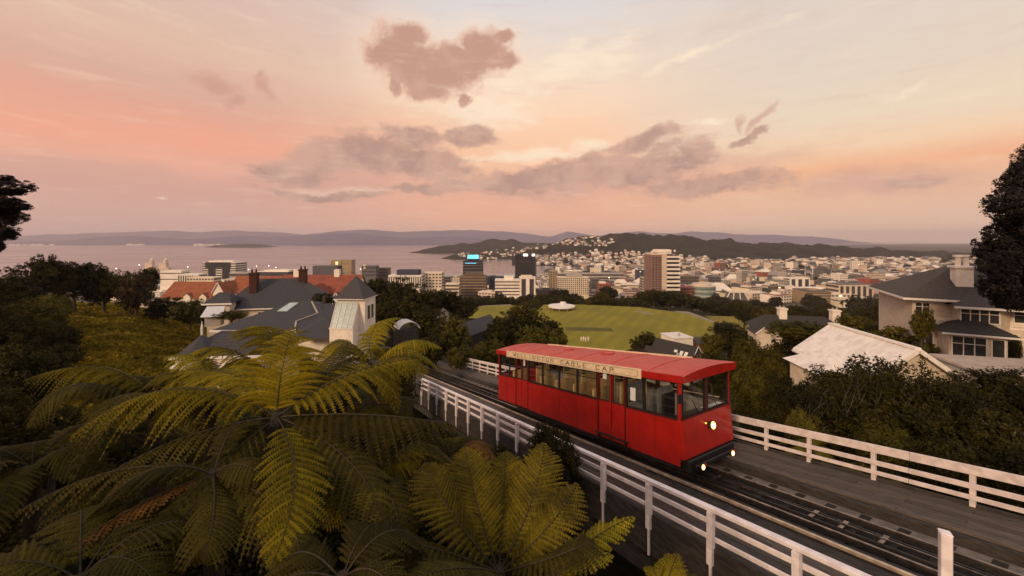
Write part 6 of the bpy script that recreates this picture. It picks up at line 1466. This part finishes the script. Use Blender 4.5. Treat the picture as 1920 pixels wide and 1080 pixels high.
tree_fern(290, 760, 7.6, 'tree fern at left whose frond arches over the grassy hillside', [
    ((200, 690, 7.4), (45, 712, 7.0), .62, 'fern', dict(droop=.9, npair=38)), ((150, 720, 6.8), (60, 800, 6.2), .5, 'fern_shaded', dict(droop=.7))], auto=6, alen=1.8, awidth=.45, mk='fern_shaded', seed=7)
tree_fern(700, 690, 9.2, 'tree fern right of the upright frond with golden fronds below the pale tower', [
    ((660, 650, 9.4), (610, 662, 9.6), .45, 'fern', dict(droop=.7)), ((700, 618, 9.4), (752, 595, 10.0), .45, 'fern_sun_yellow', dict(droop=.8)), ((760, 640, 9.0), (828, 652, 8.8), .42, 'fern_sun_yellow', dict(droop=.8)),
    ((640, 640, 9.0), (590, 690, 8.6), .5, 'fern', dict(droop=.7)), ((750, 670, 8.4), (800, 700, 8.0), .45, 'fern', dict(droop=.8))], auto=5, alen=1.7, awidth=.45, mk='fern', seed=8)
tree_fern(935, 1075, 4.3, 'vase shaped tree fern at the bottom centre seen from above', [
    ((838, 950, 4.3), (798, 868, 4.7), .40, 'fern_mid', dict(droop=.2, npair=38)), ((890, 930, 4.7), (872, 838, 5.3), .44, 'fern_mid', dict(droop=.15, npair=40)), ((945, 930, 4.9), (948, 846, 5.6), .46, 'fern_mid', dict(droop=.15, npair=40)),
    ((1000, 930, 4.8), (1020, 830, 5.5), .44, 'fern_mid', dict(droop=.2, npair=40)), ((1030, 985, 4.4), (1082, 905, 4.9), .38, 'fern_mid', dict(droop=.3, npair=36)), ((820, 1030, 3.9), (700, 1010, 3.8), .40, 'fern_shaded', dict(droop=.5)),
    ((1050, 1040, 3.9), (1110, 1010, 4.0), .36, 'fern_shaded', dict(droop=.4)), ((860, 1065, 3.6), (760, 1090, 3.2), .36, 'fern_shaded', dict(droop=.4))], seed=9)
tree_fern(1040, 1085, 4.4, 'small bright fern beside the white post at the bottom centre', [
    ((1110, 1012, 4.5), (1190, 968, 4.7), .30, 'fern_sun_yellow', dict(droop=.35, npair=22)), ((1090, 1050, 4.2), (1150, 1040, 4.2), .22, 'fern_sun_yellow', dict(droop=.4, npair=20))], seed=10)
tree_fern(1250, 1130, 4.6, 'low fern tuft poking up at the foot of the railing', [
    ((1255, 1080, 4.7), (1272, 1038, 5.0), .22, 'fern', dict(droop=.1, npair=20)), ((1235, 1090, 4.6), (1222, 1062, 4.8), .2, 'fern', dict(droop=.1, npair=18)), ((1285, 1100, 4.6), (1300, 1075, 4.8), .2, 'fern', dict(droop=.1, npair=18))], seed=11)
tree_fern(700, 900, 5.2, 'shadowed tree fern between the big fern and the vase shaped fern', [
    ((655, 900, 4.8), (610, 990, 4.4), .42, 'fern', dict(droop=.5)), ((730, 870, 5.2), (790, 862, 5.2), .40, 'fern', dict(droop=.5)), ((560, 900, 4.8), (470, 950, 4.6), .4, 'fern_shaded')], auto=5, alen=1.6, awidth=.38, mk='fern_shaded', seed=12)
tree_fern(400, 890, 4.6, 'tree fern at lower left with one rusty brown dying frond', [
    ((265, 945, 4.2), (40, 1085, 3.5), .22, 'fern_brown', dict(droop=.5, npair=30, label='rusty brown dying frond')), ((330, 985, 4.0), (200, 1085, 3.4), .36, 'fern_shaded', dict(droop=.6)), ((400, 965, 3.9), (380, 1050, 3.6), .34, 'fern_shaded', dict(droop=.6)),
    ((230, 880, 4.6), (30, 960, 4.4), .45, 'fern_shaded', dict(droop=.9)), ((520, 950, 4.0), (560, 1060, 3.4), .4, 'fern_shaded', dict(droop=.6))], auto=3, alen=1.4, awidth=.36, mk='fern_shaded', seed=13)
tree_fern(850, 862, 7.6, 'brownish fern on the bank beside the near railing', [((810, 815, 7.6), (750, 830, 7.6), .40, 'fern_shaded', dict(droop=1.0)), ((890, 830, 7.6), (925, 862, 7.4), .34, 'fern_brown', dict(droop=.9, label='reddish dying frond'))], auto=6, alen=1.0, awidth=.34, mk='fern_shaded', seed=14)
tree_fern(640, 1090, 3.3, 'dark fern at the bottom edge left of centre', [], auto=6, alen=.9, awidth=.28, mk='fern_shaded', seed=15)
tree_fern(150, 1090, 3.6, 'dark fern in the lower left corner under the brown frond', [], auto=7, alen=1.3, awidth=.36, mk='fern_shaded', seed=16)
tree_fern(712, 772, 9.5, 'dark fern crown behind the big fern beside the start of the near railing', [], auto=7, alen=1.1, awidth=.4, mk='fern_shaded', seed=17)
tree_fern(60, 880, 6.5, 'dark fern crown at the left edge among shrubs', [], auto=8, alen=1.7, awidth=.42, mk='fern_shaded', seed=18)
tree_fern(1640, 905, 12.2, 'yellowish fern low behind the far railing', [], auto=9, alen=1.2, awidth=.35, mk='fern', seed=19)
tree_fern(1520, 850, 14.0, 'small yellow fern behind the second far railing post', [], auto=8, alen=1.1, awidth=.32, mk='fern', seed=20)

# bank shrubs between the ferns and the railing
rs_ = random.Random(12)
def bank(n, a_r, q_r, top_gap, r_r, kinds, label, group, cond=None, fixed=None):
    k = 0
    while k < n:
        a = rs_.uniform(*a_r); q = rs_.uniform(*q_r); p = TR(a, q, 0)
        if p.y < 1.2 or (cond and not cond(p)): continue
        r = rs_.uniform(*r_r); g = gz(p.x, p.y); k += 1
        z = max(g + r * .5, min(p.z - .42 - top_gap - r, g + 2.2)) if fixed is None else g + r * fixed
        kd = rs_.choice(kinds); t = empty('shrub', (p.x, p.y, g), rs_.random() * 6.28, ('large ' if r > sum(r_r) / 2 else 'small ') + ('olive ' if 'olive' in kd else '') + label, 'shrub', group)
        link_mesh('crown', rs_.choice(CROWN[kd]), t, (0, 0, z - g), (0, 0, 0), (r, r, r * .8)); link_mesh('trunk', rs_.choice(TRUNKS), t, (0, 0, -.2), (0, 0, 0), (r * .8, r * .8, max(z - g, .3)))
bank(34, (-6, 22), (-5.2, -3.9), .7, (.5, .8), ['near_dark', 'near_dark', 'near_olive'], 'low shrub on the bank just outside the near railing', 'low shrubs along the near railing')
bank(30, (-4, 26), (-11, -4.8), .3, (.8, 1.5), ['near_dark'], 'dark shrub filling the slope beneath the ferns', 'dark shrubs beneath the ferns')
bank(24, (-16, 24), (5.6, 9), .2, (.8, 1.4), ['near_dark', 'near_olive'], 'low shrub on the bank behind the far railing', 'low shrubs behind the far railing')
# slope fill further away
def scatter(n, ur, Yr, r_r, kinds, label, group, seed, hfac=.55):
    rr = random.Random(seed)
    for k in range(n):
        u = rr.uniform(*ur); Y = math.exp(rr.uniform(math.log(Yr[0]), math.log(Yr[1]))); x = (u - CX) / F * Y; g = gz(x, Y)
        dq = (x - P0.x) * WD.x + (Y - P0.y) * WD.y
        if -4.5 < dq < 6: continue
        r = rr.uniform(*r_r) * (0.7 + Y / 60); tone = {'dark': 'dark', 'mid': 'mid green', 'olive': 'olive', 'small': 'dark'}; kd = rr.choice(kinds); lb_ = ('large ' if r > sum(r_r) / 2 * (0.7 + Y / 60) else 'small ') + ('olive ' if 'olive' in kd else 'dull green ' if kd == 'mid' else '') + label; lb_ += (', left of the blue signed tower' if u < 860 else ', left of the tallest tower' if u < 1220 else ', right of the tallest tower') if label.startswith(('distant', 'tree')) else ''; nm_ = 'tree' if label.startswith(('distant', 'tree')) else 'shrub'; t = empty(nm_, (x, Y, g), rr.random() * 6.28, lb_, nm_, group)
        link_mesh('crown', rr.choice(CROWN[kd]), t, (0, 0, r * hfac), (0, 0, 0), (r, r, r * .8)); link_mesh('trunk', rr.choice(TRUNKS), t, (0, 0, -.3), (0, 0, 0), (r * .6, r * .6, r * hfac + .3))
scatter(40, (1380, 1980), (17, 60), (.9, 1.6), ['dark', 'mid', 'olive', 'near_dark'], 'shrub in the gardens between the far railing and the houses', 'garden shrubs beyond the far railing', 31)
scatter(40, (960, 1400), (48, 112), (.9, 1.5), ['dark', 'olive', 'mid'], 'shrub on the slope between the track and the playing field', 'shrubs between the track and the playing field', 32)
scatter(34, (560, 960), (34, 110), (.9, 1.6), ['dark', 'mid', 'olive'], 'shrub on the slope behind the ferns left of the track', 'shrubs on the slope left of the track', 33, hfac=.4)
scatter(34, (-120, 120), (12, 80), (.8, 1.5), ['dark', 'near_dark', 'olive', 'mid'], 'shrub on the dark left hillside', 'shrubs on the dark left hillside', 34)
scatter(28, (120, 480), (9, 19), (.7, 1.2), ['near_dark', 'near_olive'], 'shrub at the foot of the grassy hill behind the ferns', 'shrubs at the foot of the grassy hill', 35)
scatter(100, (300, 1750), (260, 520), (1.0, 1.7), ['small'], 'distant tree between the park and the city', 'distant trees between the park and the city', 36, .8)
scatter(80, (1010, 1800), (620, 1900), (.35, .6), ['small'], 'tree among the distant city houses', 'trees among the distant city houses', 37, .8)
tree(965, 1090, 792, 930, 11.4, 'near_dark', 'dark bush growing up over the middle of the near railing', name='shrub', cat='shrub')
tree(880, 985, 830, 940, 10.6, 'near_dark', 'dark bush left of the one that covers the near railing', name='shrub', cat='shrub')
tree(790, 890, 805, 910, 12.0, 'near_dark', 'dark bush on the bank under the left end of the near railing', name='shrub', cat='shrub')
for k, (x, y, z, r) in enumerate([(-11.5, -6.5, .6, 3.0), (-15.5, -4.0, .8, 3.2), (-8.5, -9.5, -.2, 2.8)]):  # out of view, added to cast shade over the lower left ferns
    g = gz(x, y); t = empty('tree', (x, y, g), 0, ('nearer', 'leftmost', 'lowest')[k] + ' of three unseen trees added behind the lookout to shade the ferns', 'tree')
    link_mesh('crown', CROWN['near_dark'][k % 3], t, (0, 0, z - g), (0, 0, 0), (r, r, r * .9)); link_mesh('trunk', TRUNKS[k], t, (0, 0, 0), (0, 0, 0), (2, 2, max(z - g, 1)))
# white blossoms
bl = MB()
for k in range(26):
    c = PX(rs_.uniform(1365, 1470), rs_.uniform(665, 790), rs_.uniform(19.5, 22)); bl.cone(tuple(c), .07, .05, n=6, r2=.05)
# leafy floor below everything close
def floor_cover():
    rg = np.random.RandomState(8); k = 150000
    az_ = rg.uniform(-1.2, 1.2, k); Y = np.exp(rg.uniform(math.log(2.2), math.log(34), k)); x = np.tan(az_) * Y; ok = np.abs(x) < 30; x = x[ok]; Y = Y[ok]
    dq = (x - P0.x) * WD.x + (Y - P0.y) * WD.y; ok = (dq < -3.3) | (dq > 4.5); x = x[ok]; Y = Y[ok]
    z = T(x, Y) + np.abs(rg.normal(0, .35, len(x))) * (.5 + .5 * np.sin(x * 1.7) * np.cos(Y * 1.3) + .3)
    P = np.stack([x, Y, z], -1); Nn = np.zeros_like(P); Nn[:, 2] = 1
    V, Fq = leaf_quads(rg, P, Nn, .05 + Y * .003, 1.8, .7)
    o = link_mesh('undergrowth', np_mesh('undergrowth', V, Fq, M['leaf_dark'])); tag(o, 'dark leafy undergrowth covering the slope beneath the ferns', 'undergrowth', kind='stuff')
floor_cover()

# ------------------------------------------------------------------ haze
hz = MB(); hz.box(-13800, 13800, -600, 13900, -132, 235)
hm_ = bpy.data.materials.new('air'); hm_.use_nodes = True; ht = hm_.node_tree; ht.nodes.clear()
pv = N(ht, 'ShaderNodeVolumePrincipled'); pv.inputs['Color'].default_value = (.92, .84, .95, 1); pv.inputs['Density'].default_value = 7e-5; pv.inputs['Anisotropy'].default_value = 0.2
oo = N(ht, 'ShaderNodeOutputMaterial'); ht.links.new(pv.outputs[0], oo.inputs['Volume'])
o = hz.build('haze', hm_); tag(o, 'thin evening haze', 'haze', kind='stuff')
